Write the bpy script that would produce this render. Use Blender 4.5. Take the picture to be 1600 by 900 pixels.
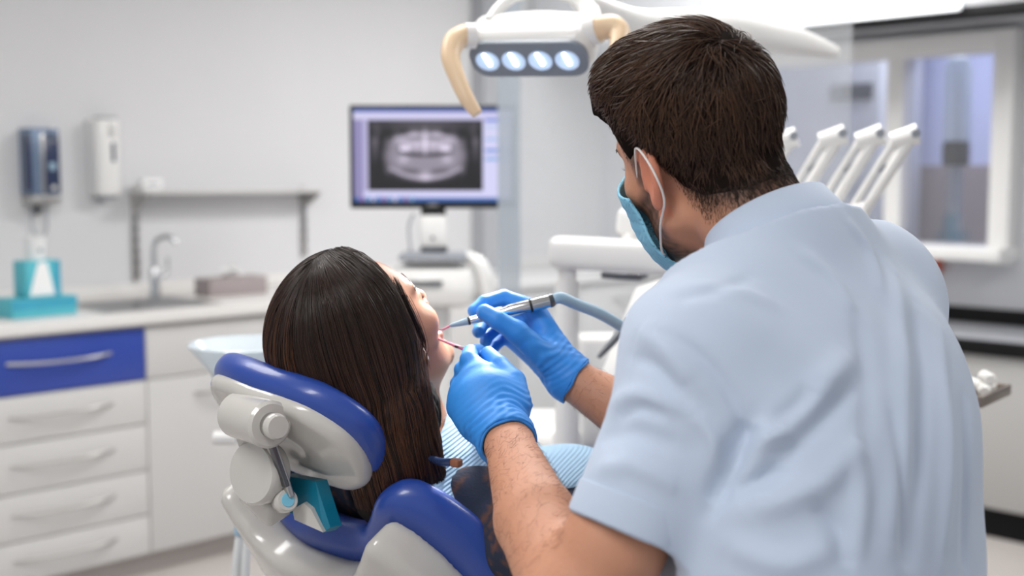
import bpy, bmesh, math, random
import numpy as np
from mathutils import Vector, Matrix, Euler

random.seed(7)
rng = np.random.default_rng(11)
for o in list(bpy.data.objects):
    bpy.data.objects.remove(o)
SC = bpy.context.scene
COL = SC.collection

# ------------------------------------------------------------------ camera
CAM_H = 1.44
PITCH = math.radians(5.26)
F_PX = 1900.0
cam_data = bpy.data.cameras.new('camera')
cam = bpy.data.objects.new('camera', cam_data)
COL.objects.link(cam)
cam.location = (0, 0, CAM_H)
cam.rotation_euler = (math.pi / 2 - PITCH, 0, 0)
cam_data.sensor_width = 36.0
cam_data.lens = 36.0 * F_PX / 1600.0
cam_data.clip_start = 0.05
cam_data.dof.use_dof = True
cam_data.dof.focus_distance = 1.42
cam_data.dof.aperture_fstop = 2.8
SC.camera = cam

# ------------------------------------------------------------------ world, exposure
world = bpy.data.worlds.new('world')
SC.world = world
world.use_nodes = True
bg = world.node_tree.nodes['Background']
bg.inputs[0].default_value = (0.93, 0.96, 1.0, 1)
bg.inputs[1].default_value = 0.56
SC.view_settings.view_transform = 'Standard'
SC.view_settings.look = 'None'
SC.view_settings.gamma = 1.0
SC.view_settings.use_curve_mapping = False
SC.view_settings.exposure = 0.1

C45 = math.sqrt(0.5)
def room_pt(U, W, z):
    return Vector(((U - W) * C45, (U + W) * C45, z))

def area_light(name, loc, size, power, target=None, color=(1, 1, 1), rotz=math.pi / 4):
    l = bpy.data.lights.new(name, 'AREA')
    l.shape = 'RECTANGLE'; l.size = size[0]; l.size_y = size[1]
    l.energy = power; l.color = color
    o = bpy.data.objects.new(name, l); COL.objects.link(o)
    o.location = loc
    o.rotation_euler = (0, 0, rotz)
    return o
# ceiling luminaires out of view, added and placed to balance the light (housings below)
ADDED_LUMINAIRES = [(0.9, 2.4), (3.9, 2.8), (3.0, 0.4), (-0.5, 0.7), (1.9, 1.7)]  # last one added to brighten the middle of the room and the hair
for (lu, lw), pw_ in zip(ADDED_LUMINAIRES, (11, 38, 15, 22, 15)):
    area_light('added_ceiling_light', room_pt(lu, lw, 2.66), (1.2, 0.5), pw_, color=(1.0, 0.985, 0.96))

# ------------------------------------------------------------------ geometry helpers
CF = np.array([0, math.cos(PITCH), -math.sin(PITCH)])
CU = np.array([0, math.sin(PITCH), math.cos(PITCH)])
CR = np.array([1.0, 0, 0])
C0 = np.array([0, 0, CAM_H])
def ray(px, py):
    return CF + (px - 800.0) / F_PX * CR + (450.0 - py) / F_PX * CU
def P(px, py, d):
    """point d metres in front of the lens plane on the sight line of a photo pixel"""
    return C0 + d * ray(px, py)
def on_W(px, py, W):
    D = ray(px, py); k = W / ((-D[0] + D[1]) * C45); q = C0 + k * D
    return (q[0] + q[1]) * C45, W, q[2]
def on_U(px, py, U):
    D = ray(px, py); k = U / ((D[0] + D[1]) * C45); q = C0 + k * D
    return U, (-q[0] + q[1]) * C45, q[2]

def thing(name, label, cat, loc=(0, 0, 0), rotz=0.0, group=None, kind=None):
    o = bpy.data.objects.new(name, None)
    COL.objects.link(o)
    o.location = loc; o.rotation_euler = (0, 0, rotz)
    o.empty_display_size = 0.05
    tag(o, label, cat, group, kind)
    return o
def room_thing(name, label, cat, U, W, z, group=None, rot=0.0, kind=None):
    return thing(name, label, cat, room_pt(U, W, z), math.pi / 4 + rot, group, kind)
def tag(o, label=None, cat=None, group=None, kind=None):
    if label: o['label'] = label
    if cat: o['category'] = cat
    if group: o['group'] = group
    if kind: o['kind'] = kind
    return o
def root_matrix(o):
    return Matrix.Translation(o.location) @ o.rotation_euler.to_matrix().to_4x4()

def mk(name, v, f, mat, parent=None, world=False, smooth=True, angle=40, cols=None):
    """one mesh object from arrays; world=True: vertices are world coordinates"""
    v = np.asarray(v, dtype=np.float64)
    if world and parent is not None:
        p = parent; M = root_matrix(p)
        while p.parent is not None:
            p = p.parent; M = root_matrix(p) @ M
        Mi = np.array(M.inverted())
        v = v @ Mi[:3, :3].T + Mi[:3, 3]
    me = bpy.data.meshes.new(name)
    if isinstance(f, np.ndarray):
        n, k = f.shape
        me.vertices.add(len(v)); me.vertices.foreach_set('co', v.astype(np.float32).ravel())
        me.loops.add(n * k); me.loops.foreach_set('vertex_index', f.astype(np.int32).ravel())
        me.polygons.add(n)
        me.polygons.foreach_set('loop_start', np.arange(0, n * k, k, dtype=np.int32))
        me.polygons.foreach_set('loop_total', np.full(n, k, dtype=np.int32))
        me.update(calc_edges=True)
        me.validate()
    else:
        me.from_pydata([tuple(x) for x in v], [], [tuple(x) for x in f])
    if smooth:
        me.polygons.foreach_set('use_smooth', np.ones(len(me.polygons), dtype=bool))
        if angle: me.set_sharp_from_angle(angle=math.radians(angle))
    if cols is not None:
        ca = me.color_attributes.new('col', 'FLOAT_COLOR', 'POINT')
        c4 = np.ones((len(v), 4), dtype=np.float32); c4[:, :3] = cols
        ca.data.foreach_set('color', c4.ravel())
    me.update()
    me.materials.append(mat)
    o = bpy.data.objects.new(name, me)
    COL.objects.link(o)
    if parent is not None: o.parent = parent
    return o

class MB:
    """collects simple shapes for ONE part"""
    def __init__(self):
        self.v = []; self.f = []
    def add(self, v, f):
        b = len(self.v)
        self.v += [tuple(x) for x in v]
        self.f += [tuple(i + b for i in x) for x in f]
        return self
    def box(self, c, s, bev=0.0, rot=None, seg=2):
        bm = bmesh.new()
        bmesh.ops.create_cube(bm, size=1.0)
        bmesh.ops.scale(bm, vec=s, verts=bm.verts)
        if bev > 0:
            bmesh.ops.bevel(bm, geom=list(bm.edges), offset=bev, segments=seg, profile=0.5, affect='EDGES')
        if rot is not None:
            bmesh.ops.rotate(bm, verts=bm.verts, matrix=rot)
        bmesh.ops.translate(bm, vec=c, verts=bm.verts)
        bm.verts.index_update()
        self.add([v.co[:] for v in bm.verts], [[v.index for v in f.verts] for f in bm.faces])
        bm.free()
        return self
    def tube(self, pts, r, n=12, cap=True, sm=0):
        pts = [np.array(p, float) for p in pts]
        rad = [r] * len(pts) if np.isscalar(r) else list(r)
        if sm:
            pts, rad = catmull(pts, rad, sm)
        m = len(pts)
        T = [pts[min(i + 1, m - 1)] - pts[max(i - 1, 0)] for i in range(m)]
        T = [t / (np.linalg.norm(t) + 1e-12) for t in T]
        a = np.array([0, 0, 1.0]) if abs(T[0][2]) < 0.9 else np.array([1.0, 0, 0])
        x = np.cross(T[0], a); x /= np.linalg.norm(x)
        V = []; F = []
        for i in range(m):
            x = x - T[i] * np.dot(x, T[i]); x /= np.linalg.norm(x)
            y = np.cross(T[i], x)
            for k in range(n):
                an = 2 * math.pi * k / n
                V.append(pts[i] + rad[i] * (math.cos(an) * x + math.sin(an) * y))
        for i in range(m - 1):
            for k in range(n):
                F.append((i * n + k, i * n + (k + 1) % n, (i + 1) * n + (k + 1) % n, (i + 1) * n + k))
        if cap:
            F.append(tuple(range(n))[::-1]); F.append(tuple((m - 1) * n + k for k in range(n)))
        return self.add(V, F)
    def lathe(self, prof, n=32, c=(0, 0, 0), axis=None):
        """prof: list of (radius, height); axis: 3x3 with columns x, y, axis"""
        V = []; F = []
        A = np.eye(3) if axis is None else np.array(axis)
        for (r, h) in prof:
            for k in range(n):
                an = 2 * math.pi * k / n
                V.append(np.array(c) + A @ np.array([r * math.cos(an), r * math.sin(an), h]))
        m = len(prof)
        for i in range(m - 1):
            for k in range(n):
                F.append((i * n + k, i * n + (k + 1) % n, (i + 1) * n + (k + 1) % n, (i + 1) * n + k))
        F.append(tuple(range(n))[::-1]); F.append(tuple((m - 1) * n + k for k in range(n)))
        return self.add(V, F)
    def prism(self, poly, h0, h1, frame=None, bev=0.0):
        """extrude a 2D polygon between heights; frame: 4x4"""
        bm = bmesh.new()
        vs = [bm.verts.new((x, y, h0)) for x, y in poly]
        f = bm.faces.new(vs)
        r = bmesh.ops.extrude_face_region(bm, geom=[f])
        bmesh.ops.translate(bm, vec=(0, 0, h1 - h0), verts=[g for g in r['geom'] if isinstance(g, bmesh.types.BMVert)])
        bmesh.ops.recalc_face_normals(bm, faces=bm.faces)
        if bev > 0:
            ed = [e for e in bm.edges if abs(e.verts[0].co.z - e.verts[1].co.z) < 1e-7]
            bmesh.ops.bevel(bm, geom=ed, offset=bev, segments=3, profile=0.5, affect='EDGES')
        if frame is not None: bm.transform(frame)
        bm.verts.index_update()
        self.add([v.co[:] for v in bm.verts], [[v.index for v in f.verts] for f in bm.faces])
        bm.free()
        return self
    def build(self, name, mat, parent=None, world=False, smooth=True, angle=40):
        return mk(name, self.v, self.f, mat, parent, world, smooth, angle)

def catmull(pts, rad, k):
    P4 = [pts[0]] + pts + [pts[-1]]
    out = []; ro = []
    for i in range(1, len(P4) - 2):
        p0, p1, p2, p3 = P4[i - 1], P4[i], P4[i + 1], P4[i + 2]
        for j in range(k):
            t = j / k
            out.append(0.5 * ((2 * p1) + (-p0 + p2) * t + (2 * p0 - 5 * p1 + 4 * p2 - p3) * t * t + (-p0 + 3 * p1 - 3 * p2 + p3) * t ** 3))
            ro.append(rad[i - 1] * (1 - t) + rad[i] * t)
    out.append(pts[-1]); ro.append(rad[-1])
    return out, ro

def axis_frame(z, x=None):
    z = np.array(z, float); z /= np.linalg.norm(z)
    a = np.array(x, float) if x is not None else (np.array([0, 0, 1.0]) if abs(z[2]) < 0.9 else np.array([1.0, 0, 0]))
    x = a - z * np.dot(a, z); x /= np.linalg.norm(x)
    y = np.cross(z, x)
    return np.stack([x, y, z], 1)
def frame4(A, c):
    M = Matrix.Identity(4)
    for i in range(3):
        for j in range(3): M[i][j] = float(A[i][j])
        M[i][3] = float(c[i])
    return M

# ------------------------------------------------------------------ distance fields
def nrm(v):
    v = np.asarray(v, float); return v / np.linalg.norm(v)
def smin(a, b, k):
    h = np.clip(0.5 + 0.5 * (b - a) / k, 0, 1)
    return b * (1 - h) + a * h - k * h * (1 - h)
def smax(a, b, k):
    return -smin(-a, -b, k)
def sd_cap(p, a, b, ra, rb):
    a = np.asarray(a, np.float32); b = np.asarray(b, np.float32)
    pa = p - a; ba = b - a
    h = np.clip(pa @ ba / (ba @ ba + 1e-12), 0, 1)
    return np.sqrt(((pa - h[:, None] * ba) ** 2).sum(1)) - (ra + (rb - ra) * h)
def sd_ell(p, c, rad, R=None):
    q = p - np.asarray(c, np.float32)
    if R is not None: q = q @ np.asarray(R, np.float32)
    rad = np.asarray(rad, np.float32)
    k0 = np.sqrt(((q / rad) ** 2).sum(1)); k1 = np.sqrt(((q / rad ** 2) ** 2).sum(1)) + 1e-9
    return k0 * (k0 - 1) / k1
def sd_chain(p, pts, rad, k=0.0):
    d = None
    for i in range(len(pts) - 1):
        e = sd_cap(p, pts[i], pts[i + 1], rad[i], rad[i + 1])
        d = e if d is None else (smin(d, e, k) if k else np.minimum(d, e))
    return d
def sd_rbox(p, h, r):
    q = np.abs(p) - (np.asarray(h, np.float32) - r)
    return np.sqrt((np.maximum(q, 0) ** 2).sum(1)) + np.minimum(q.max(1), 0) - r
def sd_poly(q, poly):
    """signed distance to a closed 2D polygon"""
    poly = np.asarray(poly, np.float32); n = len(poly)
    d = np.full(len(q), 1e9, np.float32); s = np.ones(len(q), np.float32)
    j = n - 1
    for i in range(n):
        vi, vj = poly[i], poly[j]
        e = vj - vi; w = q - vi
        b = w - e * np.clip((w @ e) / (e @ e), 0, 1)[:, None]
        d = np.minimum(d, (b ** 2).sum(1))
        c1 = q[:, 1] >= vi[1]; c2 = q[:, 1] < vj[1]; c3 = e[0] * w[:, 1] > e[1] * w[:, 0]
        flip = (c1 & c2 & c3) | (~c1 & ~c2 & ~c3)
        s = np.where(flip, -s, s); j = i
    return s * np.sqrt(d)
def dense(Z, *rows, n=60):
    """smooth resampling of loft stations"""
    Z = np.asarray(Z, float); zz_ = np.linspace(Z[0], Z[-1], n); out = [zz_]
    for R in rows:
        R = np.asarray(R, float); m = np.gradient(R, Z); o_ = np.empty(n)
        for i, z in enumerate(zz_):
            k = min(max(np.searchsorted(Z, z) - 1, 0), len(Z) - 2); h = Z[k + 1] - Z[k]; t = (z - Z[k]) / h
            o_[i] = (2 * t**3 - 3 * t**2 + 1) * R[k] + (t**3 - 2 * t**2 + t) * h * m[k] + (-2 * t**3 + 3 * t**2) * R[k + 1] + (t**3 - t**2) * h * m[k + 1]
        out.append(o_)
    return out
def sd_loft(p, Z, cx, cy, A, B, r, F, n=2.3):
    z = p[:, 2]
    a = np.interp(z, Z, A); b = np.interp(z, Z, B)
    qx = p[:, 0] - np.interp(z, Z, cx); qy = p[:, 1] - np.interp(z, Z, cy)
    lr = np.abs(qx * r[0] + qy * r[1]) / a; lf = np.abs(qx * F[0] + qy * F[1]) / b
    k = (lr ** n + lf ** n + 1e-9) ** (1.0 / n)
    d = (k - 1) * np.minimum(a, b)
    return np.maximum(d, np.maximum(Z[0] - z, z - Z[-1]))

def grad(f, p, e=0.0008):
    g = np.zeros_like(p)
    for i in range(3):
        o = np.zeros(3, np.float32); o[i] = e
        g[:, i] = (f(p + o) - f(p - o)) / (2 * e)
    return g

def mesh_sdf(f, lo, hi, h, lip=1.6, project=2):
    """surface nets over a distance field, evaluated only near the surface"""
    B = 4
    lo = np.array(lo, np.float32); hi = np.array(hi, np.float32)
    nb = np.ceil((hi - lo) / (h * B)).astype(int) + 1
    n = nb * B
    ci = np.stack(np.meshgrid(*[np.arange(k) for k in nb], indexing='ij'), -1).reshape(-1, 3)
    cc = lo + (ci * B + (B - 1) / 2.0).astype(np.float32) * h
    cd = f(cc.astype(np.float32))
    act = np.abs(cd) < h * B * 0.9 * lip
    V = np.repeat(np.repeat(np.repeat(np.where(cd > 0, 1.0, -1.0).astype(np.float32).reshape(nb), B, 0), B, 1), B, 2)
    off = np.stack(np.meshgrid(*[np.arange(B)] * 3, indexing='ij'), -1).reshape(-1, 3)
    ai = ci[act]
    idx = (ai[:, None, :] * B + off[None]).reshape(-1, 3)
    step = 400000
    for s in range(0, len(idx), step):
        q = idx[s:s + step]
        V[q[:, 0], q[:, 1], q[:, 2]] = f((lo + q.astype(np.float32) * h).astype(np.float32))
    S = V < 0
    cnt = np.zeros(tuple(n - 1), np.int8)
    for dx in (0, 1):
        for dy in (0, 1):
            for dz in (0, 1):
                cnt += S[dx:n[0] - 1 + dx, dy:n[1] - 1 + dy, dz:n[2] - 1 + dz]
    cells = np.argwhere((cnt > 0) & (cnt < 8))
    vid = -np.ones(tuple(n - 1), np.int64)
    vid[cells[:, 0], cells[:, 1], cells[:, 2]] = np.arange(len(cells))
    acc = np.zeros((len(cells), 3)); w = np.zeros(len(cells))
    corners = [(dx, dy, dz) for dx in (0, 1) for dy in (0, 1) for dz in (0, 1)]
    for a in corners:
        for ax in range(3):
            if a[ax] == 0:
                b = list(a); b[ax] = 1
                ca = cells + np.array(a); cb = cells + np.array(b)
                va = V[ca[:, 0], ca[:, 1], ca[:, 2]]; vb = V[cb[:, 0], cb[:, 1], cb[:, 2]]
                m = (va < 0) != (vb < 0)
                t = np.where(m, va / (va - vb + 1e-12), 0)
                pt = np.array(a)[None] + t[:, None] * (np.array(b) - np.array(a))[None]
                acc += pt * m[:, None]; w += m
    verts = (lo + (cells + acc / w[:, None]) * h).astype(np.float32)
    faces = []
    for ax in range(3):
        sl0 = [slice(None)] * 3; sl1 = [slice(None)] * 3
        sl0[ax] = slice(0, n[ax] - 1); sl1[ax] = slice(1, n[ax])
        a = S[tuple(sl0)]; b = S[tuple(sl1)]
        e = np.argwhere(a != b)
        u, v = (ax + 1) % 3, (ax + 2) % 3
        e = e[(e[:, u] > 0) & (e[:, v] > 0) & (e[:, u] < n[u] - 1) & (e[:, v] < n[v] - 1)]
        inside = S[e[:, 0], e[:, 1], e[:, 2]]
        q = []
        for (du, dv) in ((-1, -1), (0, -1), (0, 0), (-1, 0)):
            c = e.copy(); c[:, u] += du; c[:, v] += dv
            q.append(vid[c[:, 0], c[:, 1], c[:, 2]])
        q = np.stack(q, 1)
        q[~inside] = q[~inside][:, ::-1]
        faces.append(q)
    faces = np.concatenate(faces)
    faces = faces[(faces >= 0).all(1)]
    for _ in range(project):
        d = f(verts); g = np.zeros_like(verts)
        for i in range(3):
            o = np.zeros(3, np.float32); o[i] = 0.0008
            g[:, i] = (f(verts + o) - d) / 0.0008
        st = d / np.maximum((g ** 2).sum(1), 0.15)
        st = np.clip(st, -h, h)
        verts = verts - (st[:, None] * g).astype(np.float32)
    return verts, faces
def sdf_obj(name, f, lo, hi, h, mat, parent, cols=None, lip=1.6, disp=None, angle=None):
    v, q = mesh_sdf(f, lo, hi, h, lip)
    if disp is not None:
        g = grad(f, v); g /= np.linalg.norm(g, axis=1)[:, None] + 1e-9
        v = v + (disp(v, g)[:, None] * g).astype(np.float32)
    c = cols(v) if cols is not None else None
    return mk(name, v, q, mat, parent, world=True, angle=angle, cols=c)

def ribbons(name, paths, widths, mat, parent, cols=None):
    """thin three-sided strands; paths (N,K,3) world, widths (N,K)"""
    N, K, _ = paths.shape
    T = np.gradient(paths, axis=1); T /= np.linalg.norm(T, axis=2)[..., None] + 1e-9
    a = rng.normal(size=(N, 1, 3)); a = np.repeat(a, K, 1)
    x = np.cross(T, a); x /= np.linalg.norm(x, axis=2)[..., None] + 1e-9
    y = np.cross(T, x)
    V = np.stack([paths + widths[..., None] * (math.cos(t) * x + math.sin(t) * y) for t in (0, 2.0944, 4.1888)], 2)
    base = (np.arange(N)[:, None] * K + np.arange(K - 1)[None]) * 3
    F = []
    for k in range(3):
        k2 = (k + 1) % 3
        F.append(np.stack([base + k, base + k2, base + 3 + k2, base + 3 + k], -1).reshape(-1, 4))
    F = np.concatenate(F)
    c = np.repeat(cols.reshape(-1, 3), 3, 0) if cols is not None else None
    o = mk(name, V.reshape(-1, 3), F, mat, parent, world=True, angle=None, cols=c)
    return o

# ------------------------------------------------------------------ materials
MATS = {}
def pmat(name, color, rough=0.5, metal=0.0, noise=0.0, nscale=20.0, bump=0.0, bscale=60.0, coat=0.0, sss=0.0, attr=False,
         trans=0.0, alpha=1.0, emit=None, estr=0.0, spec=0.5, sheen=0.0):
    m = bpy.data.materials.new(name); m.use_nodes = True
    nt = m.node_tree; b = nt.nodes['Principled BSDF']
    b.inputs['Roughness'].default_value = rough
    b.inputs['Metallic'].default_value = metal
    b.inputs['Base Color'].default_value = (*color, 1)
    b.inputs['Specular IOR Level'].default_value = spec
    tc = nt.nodes.new('ShaderNodeTexCoord')
    src = None
    if attr:
        at = nt.nodes.new('ShaderNodeAttribute'); at.attribute_name = 'col'
        src = at.outputs['Color']
    if noise > 0:
        nz = nt.nodes.new('ShaderNodeTexNoise'); nz.inputs['Scale'].default_value = nscale; nz.inputs['Detail'].default_value = 4
        nt.links.new(tc.outputs['Object'], nz.inputs['Vector'])
        mr = nt.nodes.new('ShaderNodeMapRange')
        mr.inputs['To Min'].default_value = 1 - noise; mr.inputs['To Max'].default_value = 1 + noise
        nt.links.new(nz.outputs['Fac'], mr.inputs['Value'])
        vm = nt.nodes.new('ShaderNodeVectorMath'); vm.operation = 'SCALE'
        if src is not None: nt.links.new(src, vm.inputs[0])
        else: vm.inputs[0].default_value = color
        nt.links.new(mr.outputs['Result'], vm.inputs['Scale'])
        src = vm.outputs['Vector']
    if src is not None: nt.links.new(src, b.inputs['Base Color'])
    if bump > 0:
        n2 = nt.nodes.new('ShaderNodeTexNoise'); n2.inputs['Scale'].default_value = bscale; n2.inputs['Detail'].default_value = 3
        nt.links.new(tc.outputs['Object'], n2.inputs['Vector'])
        bp = nt.nodes.new('ShaderNodeBump'); bp.inputs['Strength'].default_value = bump; bp.inputs['Distance'].default_value = 0.002
        nt.links.new(n2.outputs['Fac'], bp.inputs['Height'])
        nt.links.new(bp.outputs['Normal'], b.inputs['Normal'])
    if coat: b.inputs['Coat Weight'].default_value = coat; b.inputs['Coat Roughness'].default_value = 0.08
    if sss:
        b.inputs['Subsurface Weight'].default_value = sss
        b.inputs['Subsurface Radius'].default_value = (0.012, 0.005, 0.003); b.inputs['Subsurface Scale'].default_value = 1.0
    if trans: b.inputs['Transmission Weight'].default_value = trans
    if sheen: b.inputs['Sheen Weight'].default_value = sheen
    if alpha < 1: b.inputs['Alpha'].default_value = alpha
    if emit: b.inputs['Emission Color'].default_value = (*emit, 1); b.inputs['Emission Strength'].default_value = estr
    MATS[name] = m
    return m
def s2l(r, g, b):
    f = lambda c: (c / 255 / 12.92) if c / 255 <= 0.04045 else ((c / 255 + 0.055) / 1.055) ** 2.4
    return (f(r), f(g), f(b))
M = MATS
pmat('wall_paint', s2l(215, 215, 217), 0.6, noise=0.02, nscale=3, bump=0.05, bscale=40)
pmat('wall_grey', s2l(206, 207, 211), 0.6, noise=0.02, nscale=3, bump=0.05, bscale=40)
pmat('ceiling_paint', s2l(235, 235, 235), 0.7, noise=0.01, bump=0.03)
pmat('floor_vinyl', s2l(196, 190, 186), 0.35, noise=0.05, nscale=6, bump=0.03)
pmat('lacquer', s2l(206, 205, 204), 0.3, noise=0.015, nscale=5, bump=0.02, bscale=15)
pmat('desk_lacquer', s2l(182, 181, 179), 0.35, noise=0.015, nscale=5)
pmat('pilaster_grey', s2l(176, 178, 183), 0.6, noise=0.02)
pmat('counter', s2l(228, 226, 224), 0.28, noise=0.03, nscale=30, bump=0.02)
pmat('blue_lacquer', s2l(48, 72, 160), 0.3, noise=0.03, nscale=5)
pmat('plinth', s2l(185, 178, 174), 0.5, noise=0.03)
pmat('steel', s2l(190, 188, 186), 0.3, metal=1.0, noise=0.05, nscale=40)
pmat('chrome', s2l(205, 206, 208), 0.16, metal=1.0, noise=0.03, nscale=30)
pmat('dark_steel', s2l(110, 112, 116), 0.3, metal=1.0, noise=0.05)
pmat('white_plastic', s2l(232, 231, 229), 0.28, noise=0.01, nscale=8, coat=0.25)
pmat('chair_shell', s2l(196, 193, 188), 0.22, noise=0.012, nscale=6, coat=0.4)
pmat('chair_blue', s2l(38, 70, 154), 0.34, noise=0.04, nscale=10, bump=0.06, bscale=90, coat=0.25)
pmat('teal_plastic', s2l(8, 112, 140), 0.35, noise=0.04)
pmat('cyan_plastic', s2l(120, 190, 215), 0.3, noise=0.03)
pmat('grey_plastic', s2l(150, 154, 162), 0.4, noise=0.02)
pmat('lamp_face', s2l(128, 136, 146), 0.35, noise=0.02)
pmat('dark_plastic', s2l(24, 25, 28), 0.35, noise=0.03)
pmat('navy_plastic', s2l(38, 52, 86), 0.25, noise=0.06, nscale=10, coat=0.3)
pmat('blue_grey_plastic', s2l(116, 134, 160), 0.25, noise=0.04, metal=0.3)
pmat('beige_plastic', s2l(226, 198, 164), 0.35, noise=0.03)
pmat('paper', s2l(240, 240, 240), 0.7, noise=0.02, bump=0.1)
pmat('box_teal', s2l(86, 186, 200), 0.5, noise=0.08, nscale=25)
pmat('box_teal_dark', s2l(60, 160, 188), 0.5, noise=0.1, nscale=25)
pmat('box_taupe', s2l(158, 148, 148), 0.6, noise=0.06, nscale=50)
pmat('bowl_glass', s2l(232, 241, 247), 0.15, noise=0.02, trans=0.45)
pmat('hose_blue', s2l(150, 178, 198), 0.4, noise=0.03, nscale=30)
pmat('hose_white', s2l(220, 222, 222), 0.45, noise=0.02)
pmat('tray_steel', s2l(150, 140, 132), 0.35, metal=0.8, noise=0.05)
pmat('cotton', s2l(242, 241, 238), 0.9, noise=0.04, nscale=90, bump=0.6, bscale=120)
pmat('black_trim', s2l(14, 14, 16), 0.6, spec=0.2, noise=0.04)
pmat('desk_grey', s2l(170, 172, 178), 0.25, noise=0.04)
pmat('orange_plastic', s2l(214, 96, 60), 0.4, noise=0.05)
pmat('pink_plastic', s2l(226, 130, 160), 0.3, noise=0.03)
pmat('skin_man', s2l(200, 142, 112), 0.56, noise=0.07, nscale=45, bump=0.25, bscale=180, attr=True, sss=0.12)
pmat('skin_woman', s2l(208, 150, 120), 0.38, noise=0.05, nscale=40, bump=0.12, bscale=200, attr=True, sss=0.12)
pmat('hair_man', s2l(46, 34, 28), 0.42, noise=0.2, nscale=60, attr=True, spec=0.28)
pmat('hair_woman', s2l(50, 34, 26), 0.38, noise=0.2, nscale=60, attr=True, spec=0.30)
pmat('hair_base_man', s2l(28, 21, 18), 0.9, noise=0.3, nscale=80, bump=0.4, bscale=90, spec=0.04)
pmat('hair_base_woman', s2l(24, 17, 14), 0.7, noise=0.3, nscale=80, bump=0.4, bscale=90, spec=0.2)
pmat('nitrile', s2l(50, 138, 222), 0.55, noise=0.05, nscale=30, bump=0.35, bscale=70)
pmat('mask_blue', s2l(134, 198, 226), 0.75, noise=0.04, nscale=80, bump=0.15, bscale=200)
pmat('elastic', s2l(232, 226, 222), 0.7, noise=0.03)
pmat('navy_fabric', s2l(34, 42, 62), 0.85, noise=0.3, nscale=18, bump=0.3, bscale=250)
pmat('grey_fabric', s2l(176, 180, 190), 0.85, noise=0.1, nscale=60, bump=0.3, bscale=250)
pmat('trouser_fabric', s2l(150, 168, 196), 0.85, noise=0.05, bump=0.2, bscale=200)
pmat('denim', s2l(60, 76, 110), 0.85, noise=0.1, bump=0.2, bscale=200)
pmat('eye_white', s2l(236, 232, 228), 0.15, noise=0.01, coat=0.5)
pmat('eye_dark', s2l(48, 32, 24), 0.15, noise=0.05, coat=0.5)
pmat('tooth', s2l(240, 236, 226), 0.2, noise=0.02, coat=0.4)
pmat('brown_plastic', s2l(140, 86, 60), 0.4, noise=0.05)
pmat('lilac_wall', s2l(200, 204, 232), 0.6, noise=0.03)
pmat('back_room_floor', s2l(150, 136, 136), 0.6, noise=0.1, nscale=3)
pmat('led', (1, 1, 1), 0.4, noise=0.01, emit=(0.92, 0.96, 1.0), estr=9.0)
pmat('led_lens', s2l(200, 220, 245), 0.15, noise=0.01, emit=(0.50, 0.70, 1.0), estr=0.30)
pmat('led_strip', (1, 1, 1), 0.4, noise=0.01, emit=(0.95, 0.98, 1.0), estr=1.7)
pmat('ceiling_panel', (1, 1, 1), 0.5, noise=0.01, emit=(1, 0.99, 0.97), estr=4.0)

def shirt_material():
    m = pmat('shirt', s2l(186, 199, 219), 0.8, noise=0.025, nscale=12, sheen=0.15)
    nt = m.node_tree; b = nt.nodes['Principled BSDF']
    tc = nt.nodes.new('ShaderNodeTexCoord')
    acc = None
    for ax in ('X', 'Z'):
        w = nt.nodes.new('ShaderNodeTexWave'); w.bands_direction = ax; w.inputs['Scale'].default_value = 420
        w.inputs['Distortion'].default_value = 1.0
        nt.links.new(tc.outputs['Object'], w.inputs['Vector'])
        if acc is None: acc = w.outputs['Fac']
        else:
            ad = nt.nodes.new('ShaderNodeMath'); ad.operation = 'ADD'
            nt.links.new(acc, ad.inputs[0]); nt.links.new(w.outputs['Fac'], ad.inputs[1]); acc = ad.outputs[0]
    n = nt.nodes.new('ShaderNodeTexNoise'); n.inputs['Scale'].default_value = 16; n.inputs['Detail'].default_value = 5
    nt.links.new(tc.outputs['Object'], n.inputs['Vector'])
    b1 = nt.nodes.new('ShaderNodeBump'); b1.inputs['Strength'].default_value = 0.12; b1.inputs['Distance'].default_value = 0.01
    nt.links.new(n.outputs['Fac'], b1.inputs['Height'])
    b2 = nt.nodes.new('ShaderNodeBump'); b2.inputs['Strength'].default_value = 0.12; b2.inputs['Distance'].default_value = 0.0004
    nt.links.new(acc, b2.inputs['Height']); nt.links.new(b1.outputs['Normal'], b2.inputs['Normal'])
    nt.links.new(b2.outputs['Normal'], b.inputs['Normal'])
shirt_material()
def bib_material():
    m = pmat('bib_paper', s2l(166, 200, 226), 0.75, noise=0.03, nscale=20)
    nt = m.node_tree; b = nt.nodes['Principled BSDF']
    tc = nt.nodes.new('ShaderNodeTexCoord')
    mp = nt.nodes.new('ShaderNodeMapping'); mp.inputs['Rotation'].default_value = (0, 0.5, 0.3)
    nt.links.new(tc.outputs['Object'], mp.inputs['Vector'])
    w = nt.nodes.new('ShaderNodeTexWave'); w.bands_direction = 'Z'; w.inputs['Scale'].default_value = 75
    nt.links.new(mp.outputs['Vector'], w.inputs['Vector'])
    bp = nt.nodes.new('ShaderNodeBump'); bp.inputs['Strength'].default_value = 0.6; bp.inputs['Distance'].default_value = 0.0015
    nt.links.new(w.outputs['Fac'], bp.inputs['Height']); nt.links.new(bp.outputs['Normal'], b.inputs['Normal'])
bib_material()
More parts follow.
